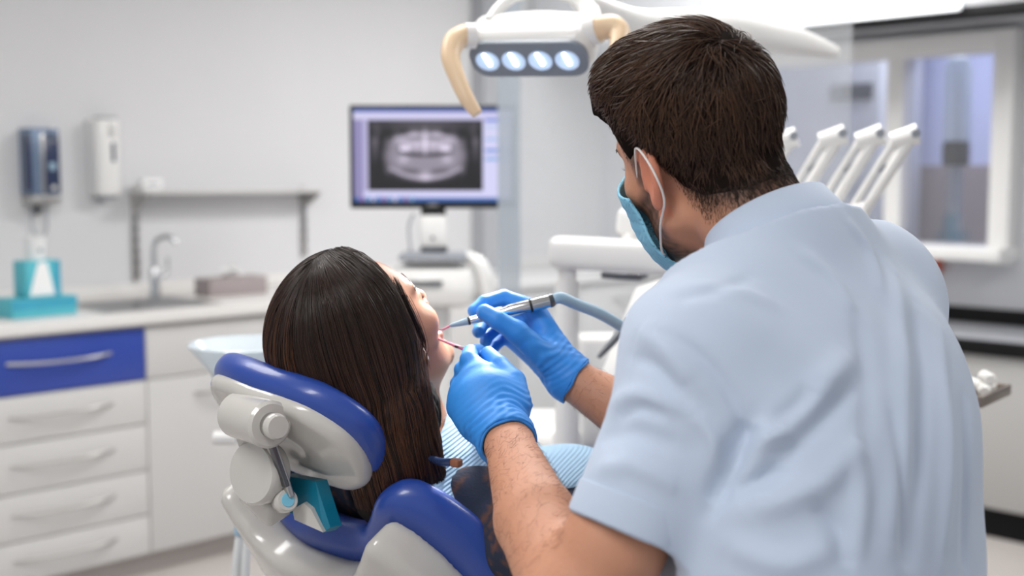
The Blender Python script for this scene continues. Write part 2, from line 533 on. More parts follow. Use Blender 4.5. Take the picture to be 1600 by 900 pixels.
def glass_material():
    """thin pane: mostly clear, a little reflection and a milky film"""
    for name, haze, gl in (('glass_pane', 0.03, 0.10), ('glass_film', 0.14, 0.03), ('glass_frost', 0.62, 0.03)):
        m = bpy.data.materials.new(name); m.use_nodes = True
        nt = m.node_tree; nt.nodes.clear()
        out = nt.nodes.new('ShaderNodeOutputMaterial')
        tr = nt.nodes.new('ShaderNodeBsdfTransparent'); tr.inputs[0].default_value = (0.97, 0.98, 0.99, 1)
        df = nt.nodes.new('ShaderNodeBsdfDiffuse'); df.inputs[0].default_value = (*(s2l(188, 196, 204) if name == 'glass_frost' else s2l(240, 242, 244)), 1)
        gs = nt.nodes.new('ShaderNodeBsdfGlossy'); gs.inputs['Roughness'].default_value = 0.03
        nz = nt.nodes.new('ShaderNodeTexNoise'); nz.inputs['Scale'].default_value = 1.5
        mr = nt.nodes.new('ShaderNodeMapRange'); mr.inputs['To Min'].default_value = haze * 0.9; mr.inputs['To Max'].default_value = haze * 1.1
        nt.links.new(nz.outputs['Fac'], mr.inputs['Value'])
        m1 = nt.nodes.new('ShaderNodeMixShader'); nt.links.new(mr.outputs['Result'], m1.inputs['Fac'])
        nt.links.new(tr.outputs[0], m1.inputs[1]); nt.links.new(df.outputs[0], m1.inputs[2])
        m2 = nt.nodes.new('ShaderNodeMixShader'); m2.inputs['Fac'].default_value = gl
        nt.links.new(m1.outputs[0], m2.inputs[1]); nt.links.new(gs.outputs[0], m2.inputs[2])
        nt.links.new(m2.outputs[0], out.inputs['Surface'])
        MATS[name] = m
glass_material()
def screen_material():
    m = bpy.data.materials.new('screen_picture'); m.use_nodes = True
    nt = m.node_tree; b = nt.nodes['Principled BSDF']
    at = nt.nodes.new('ShaderNodeAttribute'); at.attribute_name = 'col'
    b.inputs['Base Color'].default_value = (0.01, 0.01, 0.012, 1); b.inputs['Roughness'].default_value = 0.3
    nt.links.new(at.outputs['Color'], b.inputs['Emission Color']); b.inputs['Emission Strength'].default_value = 1.0
    MATS['screen_picture'] = m
screen_material()

# ================================================================== THE ROOM
WL = 4.57      # left wall plane (W)
UR = 5.30      # right wall plane (U)
R45 = math.pi / 4
def struct(name, mb, mat, label=None, parent=None):
    o = mb.build(name, mat, parent)
    if parent is None:
        o.rotation_euler = (0, 0, R45); o['kind'] = 'structure'
        if label: o['label'] = label
    return o
struct('floor', MB().box((1.6, 1.0, -0.05), (11.8, 8.4, 0.1)), M['floor_vinyl'], 'pale beige vinyl floor of the surgery')
struct('ceiling', MB().box((1.3, 1.2, 2.75), (8.1, 7.0, 0.1)), M['ceiling_paint'], 'plain white ceiling above the surgery')
struct('wall_left', MB().box(((UR - 4) / 2, WL + 0.05, 1.35), (UR + 4, 0.1, 2.7)), M['wall_paint'], 'white painted wall behind the counter and dispensers')
for i, (lu, lw) in enumerate(ADDED_LUMINAIRES):  # housings of the added light panels, none of them in view
    t = room_thing('added_luminaire', ['flush white ceiling light panel added above the drawer cabinet', 'flush white ceiling light panel added above the monitor',
        'flush white ceiling light panel added nearest the interior window', 'flush white ceiling light panel added behind the camera', 'flush white ceiling light panel added above the dental chair'][i], 'ceiling light', lu, lw, 2.70, 'added ceiling light panels')
    MB().box((0, 0.27, -0.02), (1.28, 0.03, 0.04), 0.004).box((0, -0.27, -0.02), (1.28, 0.03, 0.04), 0.004).box((0.625, 0, -0.02), (0.03, 0.51, 0.04), 0.004).box((-0.625, 0, -0.02), (0.03, 0.51, 0.04), 0.004).build('frame', M['white_plastic'], t)
    MB().box((0, 0, -0.012), (1.22, 0.51, 0.012)).build('diffuser', M['ceiling_panel'], t)

# right wall with a wide interior window
zt, zb = 1.985, 1.135
_, wA, _ = on_U(1566, 230, UR); _, wB, _ = on_U(1196, 230, UR)
wr = MB()
def ubox(mb, u0, u1, w0, w1, z0, z1, bev=0.0):
    return mb.box(((u0 + u1) / 2, (w0 + w1) / 2, (z0 + z1) / 2), (abs(u1 - u0), abs(w1 - w0), abs(z1 - z0)), bev)
ubox(wr, UR, UR + 0.1, -3.2, wA, 0, 2.7); ubox(wr, UR, UR + 0.1, wB, WL, 0, 2.7)
ubox(wr, UR, UR + 0.1, wA, wB, 0, zb); ubox(wr, UR, UR + 0.1, wA, wB, zt, 2.7)
struct('wall_right', wr, M['wall_grey'], 'pale grey wall with a wide interior window')
win = room_thing('window_1', 'wide interior window with white frame looking into a lilac lit room', None, UR, (wA + wB) / 2, zb, kind='structure')
hw = (wB - wA) / 2; hh = zt - zb
_, wm0, _ = on_U(1418, 230, UR); _, wm1, _ = on_U(1392, 230, UR)
m0 = wm0 - (wA + wB) / 2; m1 = wm1 - (wA + wB) / 2
MB().box((-0.02, -hw - 0.035, hh / 2), (0.16, 0.09, hh + 0.16), 0.006).build('window_jamb', M['white_plastic'], win)
MB().box((-0.02, hw + 0.035, hh / 2), (0.16, 0.09, hh + 0.16), 0.006).build('window_jamb', M['white_plastic'], win)
MB().box((-0.02, 0, hh + 0.035), (0.158, 2 * hw, 0.09), 0.006).build('window_head', M['white_plastic'], win)
MB().box((-0.07, 0, -0.03), (0.30, 2 * hw + 0.2, 0.06), 0.01).build('window_sill', M['white_plastic'], win)
MB().box((-0.0, (m0 + m1) / 2, hh / 2), (0.12, abs(m1 - m0), hh), 0.006).build('mullion', M['white_plastic'], win)
MB().box((0.03, (m0 - hw) / 2, hh / 2), (0.008, abs(m0 + hw), hh)).build('pane', M['glass_pane'], win)
MB().box((0.03, (m1 + hw) / 2, hh / 2), (0.008, abs(m1 - hw), hh)).build('pane', M['glass_pane'], win)
# lit room behind the window
br = MB(); U2 = UR + 0.1; U3 = UR + 1.5
ubox(br, U3, U3 + 0.05, wA - 0.5, wB + 0.5, 0.3, 2.6); ubox(br, U2, U3, wA - 0.55, wA - 0.5, 0.3, 2.6); ubox(br, U2, U3, wB + 0.5, wB + 0.55, 0.3, 2.6)
ubox(br, U2, U3, wA - 0.5, wB + 0.5, 2.55, 2.6)
struct('wall_back', br, M['lilac_wall'], 'lilac tinted wall of the room behind the window')
struct('trim_1', ubox(MB(), U3 - 0.06, U3, wA - 0.5, wB + 0.5, 0.3, 1.5), M['back_room_floor'], 'brownish lower wall panelling seen through the window')
area_light('back_room_light_source', room_pt(UR + 0.75, (wA + wB) / 2 - 0.1, 2.5), (0.4, 1.2), 17, color=(0.80, 0.85, 1.0))
_, wc, _ = on_U(1495, 200, UR + 0.5)
t = room_thing('water_distiller', 'tall glass cylinder with black collar hanging behind the window', 'apparatus', UR + 0.5, wc, 0.95)
MB().lathe([(0.001, 0.66), (0.062, 0.66), (0.066, 0.70), (0.066, 1.0), (0.05, 1.06), (0.02, 1.08), (0.001, 1.08)], 24).build('glass_cylinder', M['bowl_glass'], t)
MB().lathe([(0.001, 0.54), (0.062, 0.54), (0.066, 0.56), (0.066, 0.64), (0.06, 0.66), (0.001, 0.66)], 24).build('collar', M['dark_plastic'], t)
MB().lathe([(0.012, 0.66), (0.012, 1.0)], 10).build('inner_tube', M['white_plastic'], t)
MB().lathe([(0.12, 0), (0.12, 0.02), (0.035, 0.04), (0.035, 0.54)], 20).build('stand', M['grey_plastic'], t)
_, wc, _ = on_U(1372, 200, UR + 0.8); _, wc2, _ = on_U(1180, 200, UR + 0.8); cw = wc2 - wc
t = room_thing('wall_cupboard', 'white cupboard with dark slot seen through the window', 'cupboard', UR + 1.06, (wc + wc2) / 2, 0.35)
MB().box((0, 0, 0.95), (0.5, cw, 1.9), 0.01).build('body', M['lacquer'], t)
for y in (-cw / 4, cw / 4): MB().box((-0.26, y, 0.6), (0.02, cw / 2 - 0.02, 1.16), 0.005).build('door', M['lacquer'], t)
MB().box((-0.255, -cw / 2 + 0.17, 1.55), (0.02, 0.26, 0.09), 0.004).build('vent_slot', M['dark_steel'], t)

# soffit with light strip above the window
sf = room_thing('trim_2', 'pale grey boxed soffit above the window with black lower edge', None, UR - 0.62, 0, 0, kind='structure')
zs = on_U(1560, 17, UR - 0.62)[2]
MB().box((0.31, 0.7, zs + 0.03 + (2.7 - zs) / 2), (0.62, WL * 2 - 1.5, 2.7 - zs), 0.0).build('soffit_box', M['wall_grey'], sf)
_, we, _ = on_U(1260, 30, UR - 0.62)
MB().box((0.02, (we - 3.0) / 2, zs + 0.005), (0.06, we + 3.0, 0.05), 0.004).build('black_edge', M['black_trim'], sf)
_, a, z1 = on_U(1190, 34, UR - 0.64); _, b, z2 = on_U(1500, 14, UR - 0.64)
MB().box((-0.02, (a + b) / 2, (z1 + z2) / 2 + 0.006), (0.04, abs(a - b), 0.048), 0.01).build('light_strip', M['led_strip'], sf)
# ventilation pilaster on the left wall
ua = on_W(757, 300, WL - 0.1)[0]; ub_ = on_W(812, 300, WL - 0.1)[0]
struct('trim_3', ubox(MB(), ua, ub_, WL - 0.1, WL, 0, 2.7), M['pilaster_grey'], 'grey boxed pilaster beside the monitor')

# glass partition
UG = 2.56
wg1 = on_U(780, 300, UG)[1]; wg0 = on_U(1325, 300, UG)[1]
gp = room_thing('glass_partition', 'frameless milky glass partition panel standing beside the monitor', 'glass panel', UG, (wg0 + wg1) / 2, 0)
fe = wg1 - on_U(811, 300, UG)[1]
MB().box((0, -fe / 2, 1.35), (0.01, wg1 - wg0 - fe, 2.68)).build('glass_sheet', M['glass_film'], gp)
MB().box((0, (wg1 - wg0) / 2 - fe / 2, 1.35), (0.012, fe, 2.68)).build('frosted_edge', M['glass_frost'], gp)
MB().box((0, 0, 0.008), (0.03, wg1 - wg0, 0.016), 0.002).build('floor_channel', M['steel'], gp)

# ------------------------------------------------------------------ counter run on the left wall
WF = 3.945
zz = [on_W(115, y, WF)[2] for y in (522, 608, 680, 756, 829)] + [0.085]
ZC = zz[0] + 0.012          # underside of worktop
uu = [on_W(x, 600, WF)[0] for x in (-52, 229)]
UNIT = [(uu[0], uu[1], 'drawers'), (uu[1], uu[1] + 0.86, 'door'), (uu[1] + 0.86, UR - 0.12, 'wide')]
labels = ['white drawer cabinet with one blue top drawer under the counter', 'white cabinet with one drawer above a tall door', 'white low cabinet under the monitor end of the counter']
def bow_handle(parent, length, c, name='handle', r=0.0055, bow=0.034):
    pts = []
    for i in range(11):
        s = -1 + 2 * i / 10
        pts.append((c[0] + s * length / 2, c[1] - bow * (1 - abs(s) ** 3), c[2] - 0.004 * (1 - s * s)))
    return MB().tube(pts, r, 10).build(name, M['steel'], parent)
h0 = on_W(16, 575, WF - 0.03)[0]; h1 = on_W(180, 558, WF - 0.03)[0]
for (u0, u1, kind), lab in zip(UNIT, labels):
    t = room_thing('base_cabinet', lab, 'cabinet', (u0 + u1) / 2, WF, 0, 'base cabinets under the counter')
    w = u1 - u0; D = WL - WF
    MB().box((0, D / 2 + 0.012, (ZC + 0.085) / 2), (w, D - 0.026, ZC - 0.085)).build('body', M['lacquer'], t)
    MB().box((0, D / 2 + 0.03, 0.0425), (w, D - 0.07, 0.085)).build('plinth', M['plinth'], t)
    def front(name, x0, x1, z0, z1, mat):
        g = 0.0025
        return MB().box(((x0 + x1) / 2, 0.009, (z0 + z1) / 2), (x1 - x0 - 2 * g, 0.018, z1 - z0 - 2 * g), 0.002).build(name, mat, t)
    if kind == 'drawers':
        hc = (h0 + h1) / 2 - (u0 + u1) / 2
        for i in range(5):
            f = front('drawer', -w / 2, w / 2, zz[i + 1], zz[i], M['blue_lacquer'] if i == 0 else M['lacquer'])
            if i == 0: f['label'] = 'blue top drawer front'
            bow_handle(f, h1 - h0, (hc, 0.0, zz[i] - (zz[i] - zz[i + 1]) * 0.42))
    elif kind == 'door':
        f = front('drawer', -w / 2, w / 2, zz[1], zz[0], M['lacquer']); bow_handle(f, 0.38, (-0.05, 0, (zz[0] + zz[1]) / 2 + 0.01))
        f = front('door', -w / 2, w / 2, zz[5], zz[1], M['lacquer']); bow_handle(f, 0.38, (-0.05, 0, zz[1] - 0.07))
    else:
        n = 3
        for k in range(n):
            f = front('door', -w / 2 + k * w / n, -w / 2 + (k + 1) * w / n, zz[5], zz[0], M['lacquer']); bow_handle(f, 0.3, (-w / 2 + (k + 0.5) * w / n, 0, zz[0] - 0.08))
ct = room_thing('worktop', 'long pale worktop on the cabinets along the white wall', 'worktop', (UNIT[0][0] + UNIT[2][1]) / 2, (WF + WL) / 2, ZC)
wl = UNIT[2][1] - UNIT[0][0]
MB().box((0, -0.0125, 0.0195), (wl, WL - WF + 0.025, 0.039), 0.004).build('slab', M['counter'], ct)
MB().box((0, (WL - WF) / 2 - 0.012, 0.064), (wl, 0.02, 0.05), 0.003).build('upstand', M['counter'], ct)
ZT = ZC + 0.039
# sink
us, _, _ = on_W(182, 487, WF + 0.28); us += 0.09
t = room_thing('sink', 'shallow steel sink set into the worktop near the glove boxes', 'sink', us, WF + 0.27, ZT)
MB().add(*(lambda r: (r.v, r.f))(MB().box((0, 0.19, 0.002), (0.46, 0.02, 0.006), 0.001).box((0, -0.19, 0.002), (0.46, 0.02, 0.006), 0.001).box((0.22, 0, 0.002), (0.02, 0.36, 0.006), 0.001).box((-0.22, 0, 0.002), (0.02, 0.36, 0.006), 0.001))).build('rim', M['steel'], t)
MB().box((0, 0, 0.001), (0.42, 0.36, 0.002)).build('basin', M['dark_steel'], t)
# tap
uf, _, _ = on_W(242, 462, WL - 0.17)
t = room_thing('mixer_tap', 'tall chrome mixer tap with swan neck on the worktop', 'tap', uf, WL - 0.17, ZT)
MB().lathe([(0.027, 0), (0.027, 0.006), (0.021, 0.012), (0.020, 0.11), (0.015, 0.12)], 20).build('body', M['chrome'], t)
MB().tube([(0, 0, 0.1), (0, 0, 0.19), (0.005, -0.01, 0.225), (0.03, -0.035, 0.245), (0.055, -0.06, 0.235), (0.062, -0.068, 0.215)], 0.0105, 12, sm=5).build('spout', M['chrome'], t)
MB().tube([(0.02, -0.005, 0.085), (0.05, -0.015, 0.10)], 0.012, 12).tube([(0.05, -0.015, 0.10), (0.052, -0.016, 0.16)], 0.005, 8).build('lever', M['chrome'], t)
# shelf on slotted standards
u0 = on_W(214, 300, WL - 0.03)[0]; u1 = on_W(478, 300, WL - 0.03)[0]; zsh = on_W(345, 299, WL - 0.1)[2]
t = room_thing('wall_shelf', 'white wall shelf on two slotted metal standards above the tap', 'shelf', (u0 + u1) / 2, WL, zsh)
MB().box((0, -0.075, 0), (u1 - u0 + 0.05, 0.13, 0.018), 0.004).build('board', M['lacquer'], t)
zlo = ZT + 0.06 - zsh
for s, xx in ((0, u0 - (u0 + u1) / 2), (1, u1 - (u0 + u1) / 2)):
    lo_ = zlo if s == 0 else -0.30
    st = MB().box((xx, -0.008, (lo_ + 0.02) / 2), (0.028, 0.014, 0.02 - lo_), 0.002).build('standard', M['steel'], t)
    sl = MB()
    k = int((0.0 - lo_) / 0.045)
    for i in range(k): sl.box((xx, -0.0155, lo_ + 0.03 + i * 0.045), (0.011, 0.002, 0.022))
    sl.build('slot_marks', M['dark_steel'], st)['kind'] = 'stuff'
    MB().prism([(0, 0), (-0.12, 0), (-0.12, -0.012), (-0.012, -0.07), (0, -0.07)], xx - 0.004, xx + 0.004,
               Matrix(((0, 0, 1, 0), (1, 0, 0, -0.012), (0, 1, 0, -0.009), (0, 0, 0, 1)))).build('bracket', M['steel'], t)
uw = on_W(232, 273, WL - 0.06)[0]
t = room_thing('small_white_box', 'small white carton on the left end of the wall shelf', 'box', uw, WL - 0.07, zsh + 0.009)
MB().box((0, 0, 0.022), (0.085, 0.05, 0.044), 0.004).build('carton', M['paper'], t)
MB().box((0.0, -0.026, 0.022), (0.05, 0.001, 0.008)).build('print_band', M['grey_plastic'], t)

# wall dispensers
uc, _, zc = on_W(64, 260, WL - 0.04)
t = room_thing('sanitizer_dispenser', 'blue grey automatic hand sanitizer dispenser on the wall', 'dispenser', uc, WL, zc)
hg = 0.142
def rr(w, d, r, n=6):
    pts = []
    for cx, cy, a0 in ((w / 2 - r, d - r, 0), (-w / 2 + r, d - r, 90)):
        for i in range(n + 1):
            a = math.radians(a0 + 90 * i / n); pts.append((cx + r * math.cos(a), -(cy + r * math.sin(a))))
    return [(w / 2, 0)] + pts + [(-w / 2, 0)]
MB().prism(rr(0.126, 0.088, 0.03)[::-1], -hg + 0.035, hg, None, 0.006).build('housing', M['blue_grey_plastic'], t)
MB().prism(rr(0.124, 0.086, 0.03)[::-1], -hg, -hg + 0.034, None, 0.006).build('drip_base', M['steel'], t)
MB().box((0.022, -0.088, 0.012), (0.058, 0.006, 0.22), 0.002).build('display_panel', M['navy_plastic'], t)
MB().box((-0.052, -0.052, 0.012), (0.026, 0.06, 0.22), 0.01).build('side_window', M['navy_plastic'], t)
MB().box((-0.014, -0.089, 0.012), (0.012, 0.006, 0.225), 0.002).build('silver_strip', M['steel'], t)
MB().box((0.022, -0.092, 0.0), (0.026, 0.002, 0.028), 0.001).build('blue_screen', M['hose_blue'], t)
MB().lathe([(0.001, 0), (0.009, 0), (0.009, 0.003), (0.001, 0.003)], 14, (0.024, -0.092, -0.08), axis_frame((0, -1, 0))).build('indicator', M['white_plastic'], t)
MB().box((0.022, -0.092, 0.095), (0.03, 0.002, 0.005)).build('logo_bar', M['grey_plastic'], t)
MB().tube([(-0.02, -0.04, -hg), (-0.02, -0.04, -hg - 0.04)], 0.009, 10).build('nozzle', M['dark_plastic'], t)
MB().tube([(-0.03, -0.02, -hg), (-0.032, -0.015, -hg - 0.08), (-0.005, -0.012, -hg - 0.13), (0.025, -0.012, -hg - 0.10), (0.03, -0.01, -hg)], 0.003, 8, sm=5).build('cable', M['grey_plastic'], t)
uc, _, zc = on_W(163, 246, WL - 0.04)
t = room_thing('soap_dispenser', 'white rounded soap dispenser with dark slit on the wall', 'dispenser', uc, WL, zc)
MB().prism(rr(0.112, 0.085, 0.035)[::-1], -0.15, 0.15, None, 0.012).build('housing', M['white_plastic'], t)
MB().box((0.016, -0.086, 0.02), (0.014, 0.004, 0.075), 0.002).build('level_slit', M['navy_plastic'], t)
MB().box((0.004, -0.05, 0.153), (0.07, 0.06, 0.01), 0.003).build('top_lid', M['grey_plastic'], t)
MB().box((0.012, -0.087, 0.105), (0.026, 0.003, 0.05), 0.001).build('button', M['lacquer'], t)
MB().box((0, -0.045, -0.156), (0.07, 0.05, 0.014), 0.003).build('spout', M['grey_plastic'], t)
# things on the worktop
uc, wc, _ = on_W(56, 492, WF + 0.20)
t = room_thing('flat_glove_box', 'flat teal glove carton lying on the worktop', 'box', uc, wc, ZT, rot=0.1)
MB().box((0, 0, 0.033), (0.24, 0.13, 0.066), 0.003).build('carton', M['box_teal'], t)
MB().box((0, -0.0655, 0.046), (0.24, 0.002, 0.034)).build('printed_band', M['box_teal_dark'], t)
MB().lathe([(0.001, 0.0), (0.03, 0.0), (0.03, 0.001), (0.001, 0.001)], 20, (0, 0, 0.0665)).build('opening_flap', M['paper'], t)
t = room_thing('tissue_carton', 'upright turquoise carton with white printed cone on the glove carton', 'box', uc + 0.01, wc, ZT + 0.068, rot=0.1)
MB().box((0, 0, 0.062), (0.13, 0.085, 0.124), 0.003).build('carton', M['box_teal'], t)
MB().prism([(-0.05, 0), (0.045, 0), (0.018, 0.115), (-0.015, 0.115)], 0, 0.001, Matrix(((1, 0, 0, -0.005), (0, 0, -1, -0.043), (0, 1, 0, 0.004), (0, 0, 0, 1)))).build('printed_cone', M['paper'], t)
MB().box((0.05, -0.0432, 0.062), (0.022, 0.001, 0.12)).build('printed_stripe', M['box_teal_dark'], t)
t = room_thing('paper_cup', 'small white paper cup standing on the turquoise carton', 'cup', uc + 0.005, wc, ZT + 0.193)
MB().lathe([(0.028, 0), (0.036, 0.08), (0.0375, 0.082), (0.035, 0.08), (0.027, 0.004)], 24).build('cup_wall', M['paper'], t)
MB().lathe([(0.001, 0), (0.008, 0), (0.008, 0.001), (0.001, 0.001)], 14, (0.004, -0.033, 0.035), axis_frame((0, -1, 0))).build('printed_dot', M['grey_plastic'], t)
uc, wc, _ = on_W(362, 470, WL - 0.25)
t = room_thing('tissue_box', 'taupe tissue box with a white tissue pulled up on the worktop', 'tissue box', uc, wc, ZT)
MB().box((0, 0, 0.036), (0.27, 0.12, 0.072), 0.003).build('carton', M['box_taupe'], t)
tv = []; tf = []
for i in range(13):
    for j in range(7):
        a = i / 12 * 2 - 1; b = j / 6
        tv.append((0.05 * a * (0.6 + 0.6 * b), 0.02 * math.sin(a * 5 + b * 3) + 0.012 * math.sin(9 * b), 0.068 + 0.055 * b * (1 - 0.5 * abs(a)) + 0.008 * math.sin(7 * a)))
for i in range(12):
    for j in range(6): tf.append((i * 7 + j, (i + 1) * 7 + j, (i + 1) * 7 + j + 1, i * 7 + j + 1))
MB().add(tv, tf).build('tissue', M['paper'], t)

# ------------------------------------------------------------------ desk run under the window
UD = 4.70
zd = on_U(1560, 540, UD)[2] + 0.02
for i, (w0, w1) in enumerate(((-1.9, -0.3), (-0.3, 1.3), (1.3, 2.9))):
    t = room_thing('desk_cabinet', ['white desk cabinet under the window beyond the tray', 'white desk cabinet behind the dentist under the window', 'white desk cabinet in the corner under the window'][i], 'cabinet', UD, (w0 + w1) / 2, 0, 'desk cabinets under the window')
    MB().box((0.3, 0, (zd - 0.05 + 0.12) / 2), (0.56, w1 - w0, zd - 0.05 - 0.12)).build('body', M['desk_lacquer'], t)
    MB().box((0.006, 0, (zd - 0.05 + 0.12) / 2), (0.02, w1 - w0 - 0.006, zd - 0.05 - 0.126), 0.003).build('front_panel', M['desk_lacquer'], t)
    MB().box((0.3, 0, 0.06), (0.55, w1 - w0, 0.12)).build('plinth', M['black_trim'], t)
t = room_thing('desk_worktop', 'grey desk top with black front edge and black back strip', 'worktop', UD, 0.5, zd - 0.05)
MB().box((0.3, 0, 0.02), (0.6, 4.8, 0.04), 0.003).build('slab', M['desk_grey'], t)
MB().box((-0.012, 0, 0.018), (0.03, 4.8, 0.06), 0.004).build('front_edge', M['black_trim'], t)
MB().box((0.585, 0, 0.075), (0.025, 4.8, 0.07), 0.004).build('back_strip', M['black_trim'], t)
_, wo, zo = on_U(1456, 416, UR - 0.03)
t = room_thing('switch_box', 'small black switch box with orange end on the window wall', 'switch', UR, wo, zo)
MB().box((-0.025, 0.035, 0), (0.05, 0.07, 0.06), 0.005).build('housing', M['dark_plastic'], t)
MB().box((-0.028, -0.02, 0), (0.056, 0.04, 0.064), 0.005).build('orange_cap', M['orange_plastic'], t)

# ------------------------------------------------------------------ monitor on its unit
DM = 3.68
mc = P(676, 245, DM)
t = thing('monitor', 'flat screen monitor showing a dental panoramic x-ray', 'monitor', (mc[0], mc[1], mc[2]))
sx, sy = 0.502, 0.312
MB().box((0, 0.012, 0), (sx, 0.034, sy), 0.006).build('bezel', M['dark_plastic'], t)
MB().box((0, 0.04, 0), (0.3, 0.04, 0.2), 0.02).build('rear_cover', M['dark_plastic'], t)
MB().box((0, 0.02, -sy / 2 - 0.012), (0.075, 0.03, 0.03), 0.004).build('neck', M['dark_plastic'], t)
MB().box((0, -0.006, -sy / 2 + 0.011), (0.03, 0.002, 0.006)).build('maker_mark', M['steel'], t)
nx, ny = 220, 132
gx, gy = np.meshgrid(np.linspace(0, 1, nx), np.linspace(0, 1, ny), indexing='ij')   # x right, y up
c = np.zeros((nx, ny, 3)); c[:] = s2l(206, 204, 238)
def paint(m, rgb): c[m] = s2l(*rgb)
paint(gy > 0.965, (44, 84, 168)); paint((gy > 0.90) & (gy <= 0.965), (204, 200, 232)); paint((gy > 0.885) & (gy <= 0.90), (176, 172, 206))
paint((gx < 0.055) & (gy < 0.885), (138, 132, 176)); paint((gx > 0.055) & (gx < 0.085) & (gy < 0.885) & (gy > 0.1), (176, 170, 208))
paint(gy < 0.045, (48, 98, 168))
for k in range(10): paint((abs(gx - 0.05 - 0.035 * k) < 0.010) & (gy < 0.055), [(150, 110, 170), (120, 160, 200), (190, 190, 220), (90, 130, 190)][k % 4])
for (y0, y1, col) in ((0.865, 0.895, (52, 104, 196)), (0.79, 0.83, (184, 198, 228)), (0.66, 0.69, (156, 184, 222)), (0.535, 0.565, (70, 128, 200)), (0.445, 0.475, (110, 160, 212)), (0.70, 0.76, (206, 204, 234))):
    paint((gy > y0) & (gy < y1) & (gx > 0.835), col)
ix = (gx - 0.088) / (0.82 - 0.088); iy = (gy - 0.122) / (0.885 - 0.122)
inside = (ix > 0) & (ix < 1) & (iy > 0) & (iy < 1)
X = (ix - 0.5) * 2; Y = (iy - 0.5) * 2
G = np.exp
ax_ = np.abs(X)
v = 0.17 + 0.0 * X
ell = np.sqrt((X / 0.76) ** 2 + ((Y + 0.02) / 0.72) ** 2)
v += 0.36 / (1 + G((ell - 0.95) * 14))
v += 0.14 * (Y > 0.3) * (1 - ax_ ** 2) + 0.20 * G(-((ax_ - 0.86) / 0.07) ** 2) * (Y > -0.2) * G(-((Y - 0.4) / 0.5) ** 2)
v -= 0.16 * G(-((ax_ - 0.78) / 0.05) ** 2) * (Y < 0.6)
v += 0.16 * G(-((Y - 0.60 + 0.5 * X ** 2) / 0.06) ** 2) * (ax_ < 0.55)
v -= 0.16 * G(-((Y - 0.62) / 0.12) ** 2) * (0.6 + 0.4 * np.sin(ax_ * 22))
v -= 0.26 * G(-((Y - 0.46 + 0.8 * (ax_ - 0.18) ** 2) / 0.045) ** 2) * G(-((ax_ - 0.18) / 0.14) ** 4)
v += 0.16 * G(-((Y - 0.22) / 0.13) ** 2) * (ax_ < 0.46) * (0.7 + 0.3 * np.cos(X * 44))
v += 0.34 * G(-((Y - 0.17) / 0.055) ** 2) * G(-((ax_ - 0.36) / 0.085) ** 2)
sm_ = 0.01 + 0.35 * X ** 2
v -= 0.75 * G(-((Y - sm_) / 0.04) ** 2) * G(-((ax_ - 0.20) / 0.20) ** 4)
v -= 0.22 * G(-((ax_ - 0.455) / 0.022) ** 2) * G(-((Y - 0.18) / 0.16) ** 2)
v += 0.16 * G(-((Y + 0.12) / 0.10) ** 2) * G(-((ax_ - 0.38) / 0.09) ** 2)
v += 0.12 * G(-(X / 0.03) ** 2) * (Y > 0.0) * (Y < 0.8)
v -= 0.16 * G(-((Y + 0.48 - 0.35 * X ** 2) / 0.07) ** 2) * G(-((ax_ - 0.25) / 0.16) ** 4)
v += 0.22 * G(-((Y + 0.66 - 0.75 * X ** 2) / 0.06) ** 2) * (ax_ < 0.62)
v += 0.12 * G(-((Y + 0.45) / 0.12) ** 2) * G(-((ax_ - 0.66) / 0.06) ** 2)
v += 0.16 * G(-((Y + 0.62) / 0.12) ** 2) * G(-(X / 0.10) ** 2)
v -= 0.10 * np.clip(-Y - 0.7, 0, 1) / 0.3
v += 0.015 * np.sin(X * 53 + 3 * np.sin(Y * 9)) * np.sin(Y * 17)
v = np.clip((v - 0.12) * 1.28, 0.05, 0.95)
pic = np.stack([v * 0.99, v * 0.94, v * 1.05], -1) ** 2.0
c[inside] = pic[inside]
vx = np.stack([(gx - 0.5) * (sx - 0.026), np.full_like(gx, -0.006), (gy - 0.5) * (sy - 0.034) + 0.004], -1).reshape(-1, 3)
ii = (np.arange(nx - 1)[:, None] * ny + np.arange(ny - 1)[None]).ravel()
mk('screen', vx, np.stack([ii, ii + ny, ii + ny + 1, ii + 1], 1), M['screen_picture'], t, smooth=False, cols=c.reshape(-1, 3))
mb_ = (mc[0], mc[1])
def lz(py, d=DM): return P(676, py, d)[2]
t = thing('monitor_stand', 'white dental unit column with grey tray carrying the monitor', 'stand', (mc[0], mc[1] + 0.02, 0))
MB().lathe([(0.17, 0), (0.17, 0.04), (0.15, 0.07), (0.06, 0.10)], 32).build('base', M['white_plastic'], t)
MB().lathe([(0.05, 0.09), (0.05, lz(480))], 24).build('pole', M['white_plastic'], t)
MB().box((0, 0, (lz(336) + lz(392)) / 2), (0.085, 0.05, lz(336) - lz(392)), 0.012).build('neck_housing', M['white_plastic'], t)
MB().lathe([(0.004, 0), (0.005, 0.004), (0.001, 0.004)], 10, (0, -0.026, lz(372)), axis_frame((0, -1, 0))).build('screw', M['dark_steel'], t)
MB().box((0.005, -0.03, lz(400)), (0.205, 0.2, 0.022), 0.01).build('tray', M['grey_plastic'], t)
MB().box((0.005, -0.05, lz(389)), (0.08, 0.05, 0.02), 0.006).build('tray_clip', M['dark_steel'], t)
MB().box((0.0, -0.02, (lz(412) + lz(480)) / 2), (0.27, 0.22, lz(412) - lz(480)), 0.05).build('unit_body', M['white_plastic'], t)
MB().box((-0.02, -0.135, lz(438)), (0.11, 0.02, 0.012), 0.004).build('slot', M['dark_steel'], t)
MB().tube([(0.10, -0.05, lz(400)), (0.14, -0.06, lz(412)), (0.16, -0.06, lz(435)), (0.17, -0.05, lz(480))], [0.018, 0.024, 0.026, 0.024], 14, sm=5).build('side_grip', M['white_plastic'], t)
